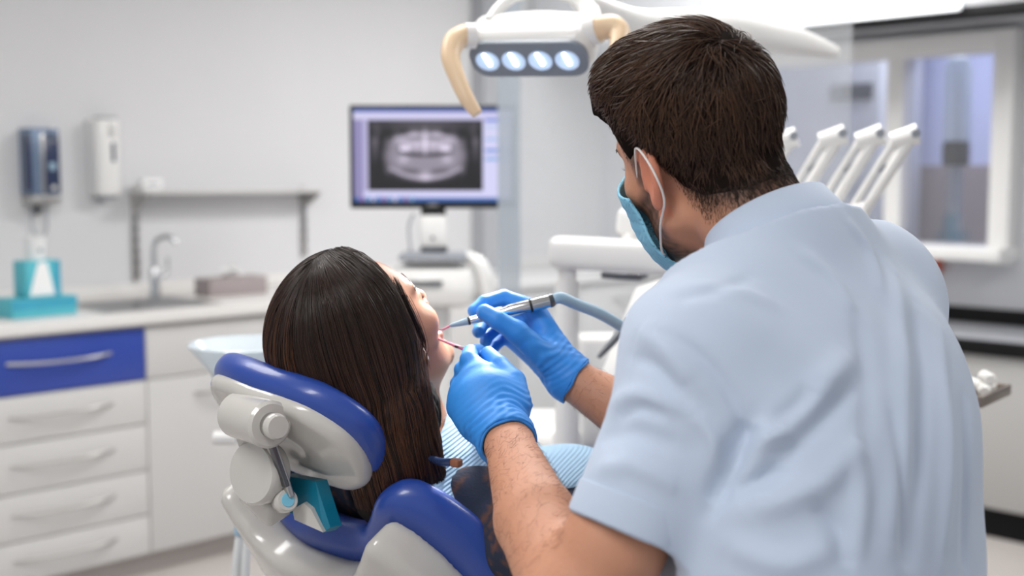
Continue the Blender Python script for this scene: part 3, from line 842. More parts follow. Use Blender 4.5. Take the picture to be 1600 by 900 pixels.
MB().tube([(-0.06, 0, lz(335)), (-0.075, 0.0, lz(355)), (-0.07, 0, lz(395))], 0.004, 8, sm=4).build('cable', M['grey_plastic'], t)

# ================================================================== DENTAL LAMP
lc = P(826, 92, 2.0)
nf = nrm((-0.22, -0.65, -0.72))
lx = np.array((0.975, -0.16, 0.13)); lx = nrm(lx - nf * (lx @ nf)); ly = np.cross(nf, lx)
LA = np.stack([lx, ly, nf], 1)
def lp(x, y, z): return lc + LA @ np.array([x, y, z])
lamp = thing('dental_lamp', 'white dental operating lamp with four lit lenses and beige handles', 'lamp', lc)
def f_lamp(p):
    q = ((p - lc.astype(np.float32)) @ LA.astype(np.float32))
    tp = 1.0 - 2.2 * np.clip(-q[:, 2], 0, 0.09)
    s = np.stack([q[:, 0], q[:, 1] / tp, q[:, 2] + 0.045], 1)
    d = sd_rbox(s, (0.108, 0.043, 0.045), 0.030)
    return smin(d, sd_ell(q, (0.0, 0.0, -0.06), (0.085, 0.03, 0.045)), 0.02)
sdf_obj('lamp_body', f_lamp, lc - 0.18, lc + 0.18, 0.004, M['white_plastic'], lamp)
def rrect(w, h, r, n=7):
    o = []
    for cx, cy, a0 in ((w - r, h - r, 0), (-w + r, h - r, 90), (-w + r, -h + r, 180), (w - r, -h + r, 270)):
        for i in range(n + 1):
            a = math.radians(a0 + 90 * i / n); o.append((cx + r * math.cos(a), cy + r * math.sin(a)))
    return o
MB().prism(rrect(0.101, 0.036, 0.03), -0.006, 0.0035, frame4(LA, lc), 0.001).build('face_plate', M['lamp_face'], lamp, world=True)
for k in range(4):
    x = -0.070 + k * 0.0455
    ln = MB().lathe([(0.001, 0.0035), (0.019, 0.0035), (0.0205, 0.0055), (0.019, 0.0065), (0.012, 0.0050), (0.001, 0.0045)], 28, lp(x, 0, 0), LA).build('lens', M['led_lens'], lamp, world=True)
    MB().box((0, 0, 0), (0.005, 0.026, 0.002), 0.0008, Matrix.Rotation(0.25, 3, 'Z')).build('led_streak', M['led'], ln)
    o = ln.children[0]; o.matrix_local = frame4(LA, LA @ np.array([x, 0.004, 0.0062]))
MB().tube([P(742, 56, 2.0), P(726, 56, 1.995)], 0.021, 18).build('handle_collar', M['white_plastic'], lamp, world=True)
MB().tube([P(728, 55, 1.995), P(711, 64, 1.985), P(704, 88, 1.97), P(714, 120, 1.955), P(730, 155, 1.945), P(746, 178, 1.94)], [0.019, 0.0185, 0.016, 0.014, 0.0125, 0.009], 16, sm=5).build('handle', M['beige_plastic'], lamp, world=True)
MB().tube([P(918, 50, 1.98), P(936, 45, 1.97)], 0.024, 18).build('handle_collar', M['white_plastic'], lamp, world=True)
MB().tube([P(934, 45, 1.97), P(955, 42, 1.96), P(968, 52, 1.95), P(966, 78, 1.93), P(958, 120, 1.92)], [0.021, 0.02, 0.018, 0.014, 0.01], 16, sm=5).build('handle', M['beige_plastic'], lamp, world=True)
MB().tube([P(764, 32, 2.03), P(780, 12, 2.05), P(808, -8, 2.07), P(850, -14, 2.08), P(898, -6, 2.07), P(922, 20, 2.05), P(928, 48, 2.0)], [0.008, 0.010, 0.011, 0.011, 0.014, 0.017, 0.015], 14, sm=5).build('yoke', M['white_plastic'], lamp, world=True)
MB().tube([P(905, 0, 2.07), P(960, 25, 2.2), P(1010, 40, 2.3), P(1130, 45, 2.52), P(1230, 62, 2.66), P(1305, 82, 2.76)], [0.018, 0.024, 0.030, 0.042, 0.034, 0.014], 18, sm=5).build('support_arm', M['white_plastic'], lamp, world=True)
MB().tube([P(1120, 40, 2.55), P(1122, -60, 2.6), P(1122, -240, 2.62)], [0.03, 0.03, 0.03], 16).build('ceiling_post', M['white_plastic'], lamp, world=True)
sp = bpy.data.lights.new('lamp_beam', 'SPOT'); sp.energy = 60; sp.spot_size = math.radians(20); sp.spot_blend = 0.35; sp.shadow_soft_size = 0.03
so = bpy.data.objects.new('lamp_beam', sp); COL.objects.link(so); so.parent = lamp
mouth_pt = P(697, 522, 1.60)
dirv = Vector(mouth_pt - (lc + nf * 0.03))
so.location = Vector(nf * 0.03); so.rotation_euler = dirv.to_track_quat('-Z', 'Y').to_euler()

# ================================================================== DELIVERY UNIT
du_b = P(905, 640, 2.55)
du = thing('delivery_unit', 'white dental delivery unit with horizontal arm and instrument whips behind the dentist', 'dental unit', (du_b[0], du_b[1], 0))
def tubew(name, pts, r, mat, parent, n=16, sm=5):
    return MB().tube(pts, r, n, sm=sm).build(name, mat, parent, world=True)
def capbox(name, a, b, hw, hh, mat, parent, up=(0, 0, 1), rnd=None):
    """rounded bar between two points, hw sideways and hh upwards"""
    a = np.array(a); b = np.array(b); x = nrm(b - a); u = np.array(up, float); u = nrm(u - x * (u @ x)); w = np.cross(x, u)
    A = np.stack([x, w, u], 1); L = np.linalg.norm(b - a)
    m = Matrix(A.tolist())
    return MB().box(tuple((a + b) / 2), (L, 2 * hw, 2 * hh), rnd or min(hw, hh) * 0.6, m, seg=4).build(name, mat, parent, world=True)
capbox('cross_arm', P(862, 393, 2.42), P(1120, 408, 2.28), 0.03, 0.032, M['white_plastic'], du)
tubew('arm_joint', [P(886, 412, 2.42), P(886, 450, 2.42)], 0.019, M['white_plastic'], du, sm=0)
tubew('post', [P(886, 440, 2.42), P(886, 700, 2.42)], 0.024, M['white_plastic'], du, sm=0)
capbox('arm_knob', P(966, 345, 2.42), P(1010, 350, 2.40), 0.025, 0.028, M['white_plastic'], du)
tubew('knob_stem', [P(985, 350, 2.41), P(985, 395, 2.40)], 0.018, M['white_plastic'], du, sm=0)
capbox('cable_tray', P(945, 428, 2.45), P(1008, 432, 2.42), 0.03, 0.007, M['dark_steel'], du)
capbox('rear_cabinet', P(978, 520, 2.62), P(978, 700, 2.62), 0.06, 0.11, M['white_plastic'], du, up=(1, 0, 0), rnd=0.02)
# console body under the arm, to the floor
zbt = P(860, 650, 2.75)[2]
def f_con(p):
    c = P(850, 650, 2.75); q = p - np.array([c[0], c[1], zbt - 0.10], np.float32)
    return sd_rbox(q, (0.15, 0.13, 0.10), 0.05)
cc = P(850, 650, 2.75)
sdf_obj('console', f_con, (cc[0] - .2, cc[1] - .2, zbt - .25), (cc[0] + .2, cc[1] + .2, zbt + .05), 0.01, M['white_plastic'], du)
MB().lathe([(0.2, 0), (0.2, 0.05), (0.09, 0.08), (0.08, zbt - 0.15)], 28, (cc[0], cc[1], 0)).build('pedestal', M['white_plastic'], du, world=True)
capbox('pedestal_link', P(886, 690, 2.42), (cc[0] + 0.05, cc[1], zbt - 0.12), 0.03, 0.03, M['white_plastic'], du)
# slanted instrument panel
pa = P(1015, 425, 2.3); pb = P(955, 575, 2.15); pw = P(1120, 440, 2.12) - P(1015, 425, 2.3)
n_ = nrm(np.cross(pb - pa, pw)); x_ = nrm(pb - pa); A = np.stack([x_, np.cross(n_, x_), n_], 1)
cp = pa + (pb - pa) / 2 + pw / 2
MB().box(tuple(cp), (np.linalg.norm(pb - pa), np.linalg.norm(pw), 0.03), 0.012, Matrix(A.tolist()), seg=4).build('instrument_panel', M['white_plastic'], du, world=True)
sy_ = thing('air_syringe', 'silver air water syringe lying on the slanted white instrument panel', 'instrument', P(935, 558, 2.06))
tubew('barrel', [P(1066, 410, 2.12), P(1035, 448, 2.10), P(985, 502, 2.08)], [0.010, 0.010, 0.011], M['chrome'], sy_)
tubew('tip', [P(985, 502, 2.08), P(955, 536, 2.07), P(935, 558, 2.06)], [0.010, 0.007, 0.004], M['dark_steel'], sy_)
# whip arms
for k, (tx, ty) in enumerate(((1236, 216), (1312, 212), (1370, 212), (1425, 212))):
    d = 2.36 - 0.03 * k
    A0 = P(tx, ty, d); 
    dn = np.array([-0.10, 0.02, -0.175])
    s = np.array([-0.030, 0.01, -0.010])
    w = tubew('whip_arm', [A0, A0 + dn * 0.55, A0 + dn * 1.15], [0.013, 0.011, 0.010], M['white_plastic'], du, sm=0)
    tubew('return_spring', [A0 + s, A0 + s + dn * 1.15], [0.0075, 0.0075], M['white_plastic'], w, n=10, sm=0)
    tubew('top_joint', [A0 + s * 1.15, A0 - s * 0.35], [0.017, 0.02], M['white_plastic'], w, sm=0)
    tubew('pivot_cap', [A0 + np.array([0.0, -0.018, 0.004]), A0 + np.array([0, -0.024, 0.004])], 0.008, M['grey_plastic'], w, sm=0)
    tubew('link', [A0 + dn * 0.30, A0 + s + dn * 0.32], 0.006, M['grey_plastic'], w, n=8, sm=0)
    tubew('lower_ring', [A0 + dn * 0.80 - s * 0.1, A0 + s * 1.1 + dn * 0.80], 0.018, M['white_plastic'], w, sm=0)
hb0 = P(1180, 350, 2.35); hb1 = P(1360, 350, 2.25)
capbox('whip_housing', P(1110, 395, 2.32) , P(1345, 395, 2.2), 0.07, 0.045, M['white_plastic'], du)
capbox('head_body', P(1110, 470, 2.30), P(1330, 470, 2.2), 0.13, 0.06, M['white_plastic'], du)
tubew('tray_arm', [P(1320, 480, 2.25), P(1400, 560, 2.25), P(1470, 633, 2.2)], 0.014, M['white_plastic'], du)
# bracket tray
tc_ = P(1502, 622, 2.2)
tr = thing('bracket_tray', 'shallow brown steel tray jutting out beside the dentist', 'tray', (tc_[0], tc_[1], tc_[2]), 0.9)
MB().box((0, 0, 0.004), (0.16, 0.12, 0.006), 0.002).build('tray_floor', M['tray_steel'], tr)
for nm, c_, s_ in (('rim', (0.08, 0, 0.011), (0.006, 0.126, 0.02)), ('rim', (-0.08, 0, 0.011), (0.006, 0.126, 0.02)), ('rim', (0, 0.06, 0.011), (0.16, 0.006, 0.02)), ('rim', (0, -0.06, 0.011), (0.16, 0.006, 0.02))):
    MB().box(c_, s_, 0.002).build(nm, M['tray_steel'], tr)
for k, (ax, ay, az_, ln_) in enumerate(((0.012, -0.015, 0.0185, 0.05), (-0.012, -0.018, 0.0185, 0.045), (0.0, -0.018, 0.0385, 0.042), (0.03, 0.012, 0.0185, 0.04))):
    lab = ['white cotton roll lying at the front of the bracket tray', 'white cotton roll lying beside the stack in the bracket tray', 'white cotton roll on top of the others in the bracket tray', 'short white cotton roll at the back of the bracket tray'][k]
    Rz = Matrix.Rotation(0.9, 3, 'Z'); q = Rz @ Vector((ax + 0.020, ay - 0.020, az_))
    o = thing('cotton_roll', lab, 'cotton roll', (tc_[0] + q.x, tc_[1] + q.y, tc_[2] + q.z), 0.9 + 0.3 * k, 'cotton rolls in the tray')
    MB().tube([(-ln_ / 2, 0, 0), (-ln_ / 2 + 0.004, 0, 0), (ln_ / 2 - 0.004, 0, 0), (ln_ / 2, 0, 0)], [0.008, 0.0112, 0.0112, 0.008], 14).build('roll', M['cotton'], o)
    MB().tube([(ln_ / 2, 0, 0), (ln_ / 2 + 0.001, 0, 0)], [0.006, 0.003], 10).build('end_fold', M['cotton'], o)

# ================================================================== SPITTOON
bc = P(392, 537, 2.3); zb0 = bc[2]
spn = thing('spittoon', 'glass spittoon bowl with teal foot on a white column behind the chair', 'spittoon', (bc[0] + 0.16, bc[1] + 0.05, 0))
MB().lathe([(0.03, -0.115), (0.055, -0.112), (0.062, -0.09), (0.078, -0.05), (0.108, -0.012), (0.117, 0.0), (0.113, 0.003), (0.102, -0.012), (0.072, -0.05), (0.055, -0.088), (0.02, -0.104)], 40, bc).build('bowl', M['bowl_glass'], spn, world=True)
MB().lathe([(0.001, -0.140), (0.045, -0.140), (0.052, -0.128), (0.055, -0.113), (0.02, -0.112)], 32, bc).build('bowl_foot', M['cyan_plastic'], spn, world=True)
MB().tube([bc + np.array([0.06, 0.09, -0.03]), bc + np.array([0.06, 0.09, 0.03]), bc + np.array([0.045, 0.05, 0.045]), bc + np.array([0.04, 0.03, 0.03])], 0.006, 10, sm=5).build('water_spout', M['cyan_plastic'], spn, world=True)
tubew('bowl_arm', [bc + np.array([0, 0, -0.145]), bc + np.array([0.06, 0.02, -0.16]), bc + np.array([0.16, 0.05, -0.17])], 0.03, M['white_plastic'], spn)
MB().lathe([(0.18, 0), (0.18, 0.03), (0.085, 0.06), (0.08, zb0 - 0.12), (0.06, zb0 - 0.10)], 28).build('column', M['white_plastic'], spn)
hc_ = P(352, 684, 2.2)
tubew('suction_holder', [hc_ + np.array([-0.02, 0, 0]), hc_ + np.array([0.02, 0, 0])], 0.0135, M['white_plastic'], spn, sm=0)
tubew('holder_arm', [hc_, hc_ + np.array([0.10, 0.1, 0.0]), (bc[0] + 0.16, bc[1] + 0.05, hc_[2])], 0.011, M['white_plastic'], spn)
for k, (x0, x1) in enumerate(((374, 368), (386, 384))):
    hs = tubew('suction_hose', [P(x0 + 18, 760, 2.05), P(x0 + 4, 800, 2.02), P(x0, 840, 2.0), P(x1, 930, 2.0), P(x1 + 20, 1100, 2.05), P(x1 + 90, 1150, 2.2)], 0.0075, M['hose_white'], spn, n=10)
    tubew('hose_grip', [P(x0 + 3, 812, 2.0), P(x0, 836, 1.998)], 0.0095, M['hose_blue'], hs, sm=0)

# ================================================================== DENTAL CHAIR
UV = np.array([C45, C45, 0]); RV = np.array([C45, -C45, 0]); ZV = np.array([0, 0, 1.0])
TH_B = math.radians(31); TH_T = math.radians(43); TH_H = math.radians(39)
tb = -UV * math.sin(TH_B) + ZV * math.cos(TH_B); mbk = UV * math.cos(TH_B) + ZV * math.sin(TH_B)
tT = -UV * math.sin(TH_T) + ZV * math.cos(TH_T); mT = UV * math.cos(TH_T) + ZV * math.sin(TH_T)
th = -UV * math.sin(TH_H) + ZV * math.cos(TH_H); mh = UV * math.cos(TH_H) + ZV * math.sin(TH_H)
BB = P(500, 806, 1.60)
TBB = P(557, 804, 1.555)      # where the patient's torso rests
HC = P(456, 655, 1.53)
AB = np.stack([RV, tb, mbk], 1).astype(np.float32)
AL_ = math.radians(9); RH = RV * math.cos(AL_) - th * math.sin(AL_); tH = th * math.cos(AL_) + RV * math.sin(AL_)
AH = np.stack([RH, tH, mh], 1).astype(np.float32)
chair = thing('dental_chair', 'reclined dental chair with white shell and blue upholstery under the patient', 'dental chair', (0.45, 2.1, 0))
def smooth_poly(half, k=5):
    pts = [np.array(p, float) for p in half] + [np.array((-x, y), float) for x, y in half[::-1] if abs(x) > 1e-6]
    n = len(pts); out = []
    for i in range(n):
        p0, p1, p2, p3 = pts[i - 1], pts[i], pts[(i + 1) % n], pts[(i + 2) % n]
        for j in range(k):
            t = j / k
            out.append(0.5 * ((2 * p1) + (-p0 + p2) * t + (2 * p0 - 5 * p1 + 4 * p2 - p3) * t * t + (-p0 + 3 * p1 - 3 * p2 + p3) * t ** 3))
    return np.array(out)
back_poly = smooth_poly([(0, -0.014), (0.070, -0.012), (0.104, 0.016), (0.138, 0.054), (0.174, 0.062), (0.212, 0.026), (0.242, -0.04), (0.262, -0.14), (0.27, -0.27), (0.265, -0.42), (0.23, -0.60), (0.13, -0.66), (0, -0.67)])
def ext(d2, dz, r):
    a = d2 + r; b = dz + r
    return np.minimum(np.maximum(a, b), 0) + np.sqrt(np.maximum(a, 0) ** 2 + np.maximum(b, 0) ** 2) - r
def f_backpad(p):
    q = (p - BB.astype(np.float32)) @ AB
    m = q[:, 2] - 1.0 * q[:, 0] ** 2
    return ext(sd_poly(q[:, :2], back_poly), np.abs(m - 0.008) - 0.027, 0.025)
def f_backshell(p):
    q = (p - BB.astype(np.float32)) @ AB
    m = q[:, 2] - 1.0 * q[:, 0] ** 2
    d2 = sd_poly(q[:, :2], back_poly) + 0.031
    return ext(d2, np.abs(m + 0.042) - (0.028 + 0.05 * np.clip(-d2, 0, 0.2)), 0.014)
lo = BB + np.array([-0.40, -0.40, -0.75]); hi = BB + np.array([0.75, 0.75, 0.15])
sdf_obj('backrest_pad', f_backpad, lo, hi, 0.0075, M['chair_blue'], chair)
sdf_obj('backrest_shell', f_backshell, lo, hi, 0.0075, M['chair_shell'], chair)
head_poly = smooth_poly([(0, 0.092), (0.05, 0.090), (0.096, 0.075), (0.132, 0.036), (0.141, -0.014), (0.126, -0.064), (0.088, -0.090), (0.04, -0.090), (0, -0.088)])
def f_hpad(p):
    q = (p - HC.astype(np.float32)) @ AH
    m = q[:, 2] - 0.9 * q[:, 0] ** 2
    return ext(sd_poly(q[:, :2], head_poly), np.abs(m) - 0.021, 0.0195)
def f_hshell(p):
    q = (p - HC.astype(np.float32)) @ AH
    m = q[:, 2] - 0.9 * q[:, 0] ** 2
    d2 = sd_poly(q[:, :2], head_poly) + 0.010
    d = ext(d2, np.abs(m + 0.022) - (0.012 + 0.09 * np.clip(-d2, 0, 0.05)), 0.012)
    # moulded hollow around the hinge barrel
    cut = sd_cap(q, (-0.055, -0.005, -0.075), (0.035, -0.005, -0.07), 0.034, 0.034)
    d = smax(d, -cut, 0.012)
    return d
lo = HC - 0.24; hi = HC + 0.24
sdf_obj('headrest_pad', f_hpad, lo, hi, 0.0055, M['chair_blue'], chair)
sdf_obj('headrest_shell', f_hshell, lo, hi, 0.0045, M['chair_shell'], chair)
# headrest hinge assembly
def hq(s, t, m): return HC + RV * s + th * t + mh * m
b0 = P(371, 647, 1.495); b1 = P(424, 664, 1.425)
bx_ = nrm(b1 - b0)
hm = tubew('hinge_barrel', [b0, b0 + bx_ * 0.004, b1 - bx_ * 0.004, b1], [0.025, 0.0285, 0.0285, 0.025], M['chair_shell'], chair, n=28, sm=0)
def knob(c, d, r, parent, face):
    c = np.array(c); d = nrm(d)
    k = MB().lathe([(r * 0.9, 0), (r * 0.98, 0.002), (r * 0.98, 0.010), (r * 0.9, 0.011)], 24, c, axis_frame(d)).build('knob_ring', M['steel'], parent, world=True)
    MB().lathe([(r, 0.010), (r, 0.016), (r * 0.85, 0.020), (0.001, 0.020)], 24, c, axis_frame(d)).build('knob_cap', face, k, world=True)
knob(b1 - bx_ * 0.002, bx_, 0.0155, chair, M['chair_shell'])
knob(b0, -bx_, 0.017, chair, M['chair_shell'])
j1 = P(448, 786, 1.46)
arm_dir = nrm(P(425, 770, 1.50) - P(392, 660, 1.46))
capbox('hinge_arm', P(388, 655, 1.475), P(428, 775, 1.51), 0.012, 0.030, M['chair_shell'], chair, up=RV, rnd=0.010)
dn_ = nrm(np.array([-0.55, -0.80, 0.12]))
dc = P(402, 738, 1.475)
MB().lathe([(0.001, -0.02), (0.036, -0.02), (0.0395, -0.012), (0.0395, 0.006), (0.036, 0.011), (0.001, 0.0125)], 40, dc, axis_frame(dn_)).build('lock_disc', M['chair_shell'], chair, world=True)
capbox('slide_rail', P(420, 684, 1.445), P(452, 775, 1.465), 0.004, 0.008, M['steel'], chair, up=RV, rnd=0.002)
capbox('rail_slot', P(423, 692, 1.440), P(447, 760, 1.455), 0.003, 0.0045, M['dark_steel'], chair, up=RV, rnd=0.001)
capbox('hinge_foot', P(390, 755, 1.53), P(440, 800, 1.50), 0.02, 0.02, M['chair_shell'], chair, up=RV, rnd=0.008)
knob(P(440, 784, 1.475), nrm(P(462, 778, 1.44) - P(440, 784, 1.475)), 0.0145, chair, M['chair_shell'])
MB().lathe([(0.001, 0), (0.0085, 0), (0.008, 0.0012), (0.001, 0.0012)], 20, P(440, 784, 1.475) + nrm(P(462, 778, 1.44) - P(440, 784, 1.475)) * 0.0198, axis_frame(nrm(P(462, 778, 1.44) - P(440, 784, 1.475)))).build('knob_badge', M['cyan_plastic'], chair, world=True)
# teal slide plate going down into the backrest
pl = np.array([P(440, 742, 1.52), P(493, 752, 1.485), P(516, 824, 1.475), P(506, 832, 1.475), P(452, 800, 1.505)])
nn = nrm(np.cross(pl[1] - pl[0], pl[3] - pl[0]))
tv = [p for p in pl] + [p + nn * 0.02 * (1 if nn[1] > 0 else -1) for p in pl]
nP = len(pl)
MB().add(tv, [tuple(range(nP)), tuple(range(nP, 2 * nP))[::-1]] + [(i, i + nP, (i + 1) % nP + nP, (i + 1) % nP) for i in range(nP)]).build('slide_plate', M['teal_plastic'], chair, world=True, smooth=False)
pl2 = np.array([P(457, 796, 1.495), P(474, 786, 1.483), P(486, 796, 1.476), P(505, 832, 1.468), P(460, 812, 1.492)])
tv = [p for p in pl2] + [p + np.array([0.004, 0.012, 0]) for p in pl2]
MB().add(tv, [tuple(range(nP)), tuple(range(nP, 2 * nP))[::-1]] + [(i, i + nP, (i + 1) % nP + nP, (i + 1) % nP) for i in range(nP)]).build('plate_insert', M['chair_shell'], chair, world=True, smooth=False)
# seat, leg rest, base
SE = BB - tT * 0.60 + mT * 0.02
def oriented_box(name, c, ax, half, r, mat, h=0.012):
    A = np.stack(ax, 1).astype(np.float32); c = np.array(c)
    f = lambda p: sd_rbox((p - c.astype(np.float32)) @ A, half, r)
    R = np.linalg.norm(half) + 0.03
    return sdf_obj(name, f, c - R, c + R, h, mat, chair)
su = nrm(UV * math.cos(0.08) + ZV * math.sin(0.08)); sn = np.cross(RV, su) * -1
sn = sn if sn[2] > 0 else -sn
oriented_box('seat_pad', SE + su * 0.30 - sn * 0.06, (su, -RV, sn), (0.36, 0.26, 0.05), 0.045, M['chair_blue'])
oriented_box('seat_shell', SE + su * 0.28 - sn * 0.13, (su, -RV, sn), (0.36, 0.22, 0.04), 0.035, M['chair_shell'])
lu_ = nrm(UV * math.cos(-0.06) + ZV * math.sin(-0.06)); lnn = np.cross(RV, lu_); lnn = lnn if lnn[2] > 0 else -lnn
LE = SE + su * 0.66
oriented_box('leg_rest', LE + lu_ * 0.19 - lnn * 0.06, (lu_, -RV, lnn), (0.21, 0.22, 0.045), 0.04, M['chair_blue'])
bcx = SE + su * 0.30
MB().box((bcx[0], bcx[1], (bcx[2] - 0.17) / 2 + 0.02), (0.22, 0.2, bcx[2] - 0.20), 0.03, Matrix.Rotation(R45, 3, 'Z')).build('lift_column', M['chair_shell'], chair, world=True)
MB().box((bcx[0], bcx[1], 0.03), (0.75, 0.42, 0.06), 0.025, Matrix.Rotation(R45, 3, 'Z')).build('floor_base', M['chair_shell'], chair, world=True)

# ================================================================== HEADS (local frame: x right, y forward, z up, origin between the ears)
def head_frame(az, el, roll):
    f = np.array([math.cos(el) * math.cos(az), math.cos(el) * math.sin(az), math.sin(el)])
    r = np.array([math.sin(az), -math.cos(az), 0]); U = np.cross(r, f)
    r2 = r * math.cos(roll) + U * math.sin(roll); U2 = np.cross(r2, f)
    return np.stack([r2, f, U2], 1)
def f_head(q, k=1.0, male=False, ears=True):
    q = q / k
    ax = np.abs(q[:, 0]); s = np.stack([ax, q[:, 1], q[:, 2]], 1)
    d = sd_ell(q, (0, -0.006, 0.043), (0.0755, 0.0975, 0.083))
    d = smin(d, sd_ell(q, (0, 0.030, -0.012), (0.064, 0.062, 0.088)), 0.03)
    d = smin(d, sd_ell(q, (0, 0.030, -0.062), (0.055, 0.052, 0.046)), 0.025)
    jw = 0.060 if male else 0.054
    d = smin(d, sd_cap(s, (jw, 0.000, -0.052), (0.012, 0.076, -0.100), 0.017, 0.018), 0.025)
    d = smin(d, sd_ell(q, (0, 0.082, -0.098), (0.022, 0.016, 0.018)), 0.015)
    d = smin(d, sd_ell(s, (0.042, 0.058, -0.014), (0.026, 0.026, 0.022)), 0.02)            # cheekbone
    d = smin(d, sd_cap(s, (0.008, 0.090, 0.034), (0.044, 0.074, 0.036), 0.009, 0.007), 0.014)   # brow
    d = smax(d, -sd_ell(s, (0.032, 0.103, 0.016), (0.020, 0.018, 0.013)), 0.012)             # eye socket
    d = smin(d, sd_ell(s, (0.032, 0.0775, 0.014), (0.0145, 0.0135, 0.0125)), 0.004)           # lidded eye
    d = smin(d, sd_cap(q, (0, 0.090, 0.026), (0, 0.111, -0.018), 0.007, 0.0095), 0.010)       # nose
    d = smin(d, sd_ell(s, (0.010, 0.100, -0.024), (0.0085, 0.010, 0.008)), 0.006)
    d = smin(d, sd_ell(q, (0, 0.086, -0.052), (0.026, 0.013, 0.016)), 0.012)
    if male:
        d = smin(d, sd_cap(q, (-0.018, 0.094, -0.052), (0.018, 0.094, -0.052), 0.005, 0.005), 0.006)
        d = smin(d, sd_cap(q, (-0.015, 0.093, -0.063), (0.015, 0.093, -0.063), 0.006, 0.006), 0.006)
    else:                                                                                    # open mouth
        d = smin(d, sd_cap(q, (-0.016, 0.097, -0.050), (0.016, 0.097, -0.050), 0.005, 0.005), 0.005)
        d = smin(d, sd_cap(q, (-0.015, 0.092, -0.074), (0.015, 0.092, -0.074), 0.006, 0.006), 0.006)
        d = smax(d, -sd_ell(q, (0, 0.094, -0.062), (0.019, 0.022, 0.0075)), 0.004)
    if not ears: return d * k
    # ears
    e = np.stack([ax, q[:, 1], q[:, 2]], 1)
    Re = axis_frame(nrm((0.93, 0.30, 0.10)), (0, -0.15, 1.0))     # columns: up, side, outward
    le = (e - np.array([0.079, -0.010, 0.002], np.float32)) @ Re.astype(np.float32)
    ear = sd_ell(le, (0, 0, 0), (0.033, 0.0195, 0.0075))
    th_ = np.linspace(-0.5, 4.2, 12)
    rim = [(0.029 * math.sin(t), -0.0165 * math.cos(t) * 1.0, 0.004) for t in th_]
    ear = smax(ear, -sd_ell(le, (0.004, 0.003, 0.0085), (0.021, 0.0115, 0.0065)), 0.004)
    ear = smin(ear, sd_chain(le, rim, [0.0035] * 12), 0.003)
    ear = smin(ear, sd_ell(le, (-0.027, 0.003, 0.002), (0.010, 0.009, 0.005)), 0.005)
    d = smin(d, ear, 0.006)
    return d * k

# ================================================================== PATIENT
AP = head_frame(math.radians(50), math.radians(41.0), math.radians(1.5))
CP = P(577, 541, 1.575)
KP = 0.97
APf = AP.astype(np.float32); CPf = CP.astype(np.float32)
def pl_(x, y, z): return CP + AP @ (np.array([x, y, z]) * KP)
NBp = TBB - tT * 0.030 + mT * 0.085          # base of the neck
def bq(s, t, m): return TBB + RV * s + tT * t + mT * m
neck_top = pl_(0, -0.022, -0.045)
shR = bq(0.165, -0.105, 0.075); shL = bq(-0.165, -0.105, 0.075)
hipc = bq(0, -0.545, 0.10)
kneeR = hipc + su * 0.44 + RV * 0.09 + ZV * 0.06; kneeL = hipc + su * 0.44 - RV * 0.09 + ZV * 0.06
ankR = kneeR + lu_ * 0.30 + RV * 0.02 - ZV * 0.03; ankL = kneeL + lu_ * 0.30 - RV * 0.02 - ZV * 0.03
elR = bq(0.235, -0.36, 0.07); elL = bq(-0.235, -0.36, 0.07)
wrR = bq(0.09, -0.46, 0.21); wrL = bq(-0.07, -0.42, 0.22)
AB_ = np.stack([RV, tT, mT], 1).astype(np.float32)
def f_torso(p):
    q = (p - TBB.astype(np.float32)) @ AB_
    q = q - np.stack([0 * q[:, 0], 0 * q[:, 0], 0.085 * np.exp(-((q[:, 1] + 0.27) / 0.15) ** 2)], 1)
    d = sd_ell(q, (0, -0.20, 0.085), (0.165, 0.19, 0.085))
    d = smin(d, sd_ell(q, (0, -0.42, 0.09), (0.15, 0.17, 0.085)), 0.06)
    s = np.stack([np.abs(q[:, 0]), q[:, 1], q[:, 2]], 1)
    d = smin(d, sd_cap(s, (0.03, -0.035, 0.075), (0.16, -0.105, 0.07), 0.048, 0.052), 0.04)
    d = smin(d, sd_ell(s, (0.075, -0.22, 0.15), (0.066, 0.068, 0.055)), 0.03)
    return d
def f_arms(p):
    d = sd_chain(p, [shR, elR, wrR], [0.046, 0.037, 0.026], 0.01)
    return np.minimum(d, sd_chain(p, [shL, elL, wrL], [0.046, 0.037, 0.026], 0.01))
def f_legs(p):
    h0 = hipc + RV * 0.085; h1 = hipc - RV * 0.085
    d = sd_chain(p, [h0, kneeR, ankR], [0.085, 0.056, 0.036], 0.015)
    d = np.minimum(d, sd_chain(p, [h1, kneeL, ankL], [0.085, 0.056, 0.036], 0.015))
    return smin(d, sd_cap(p, h0, h1, 0.095, 0.095), 0.03)
def f_hands(p):
    d = None
    for w, s in ((wrR, 1), (wrL, -1)):
        o = -RV * s; dn = nrm(o * 0.9 - tT * 0.3 - mT * 0.12)
        side = nrm(np.cross(dn, mT))
        for k in range(4):
            a = w + dn * 0.075 + side * (k - 1.5) * 0.019
            e = sd_chain(p, [w + side * (k - 1.5) * 0.010, a, a + dn * 0.04 - mT * 0.008, a + dn * 0.068 - mT * 0.02], [0.015, 0.012, 0.0085, 0.007])
            d = e if d is None else smin(d, e, 0.006)
        a = w + dn * 0.03 + side * -0.035 
        d = smin(d, sd_chain(p, [w, a, a + dn * 0.035], [0.014, 0.011, 0.008]), 0.006)
    return d
def f_patient(p):
    hd = f_head((p - CPf) @ APf, KP)
    nk = sd_cap(p, neck_top, NBp, 0.050, 0.054)
    nk = smin(nk, sd_cap(p, pl_(0, 0.02, -0.075), bq(0, -0.055, 0.13), 0.032, 0.040), 0.03)
    d = smin(hd, nk, 0.022)
    d = smin(d, f_torso(p), 0.035)
    d = smin(d, f_arms(p), 0.025)
    d = smin(d, f_hands(p), 0.012)
    d = smin(d, f_legs(p), 0.04)
    return d
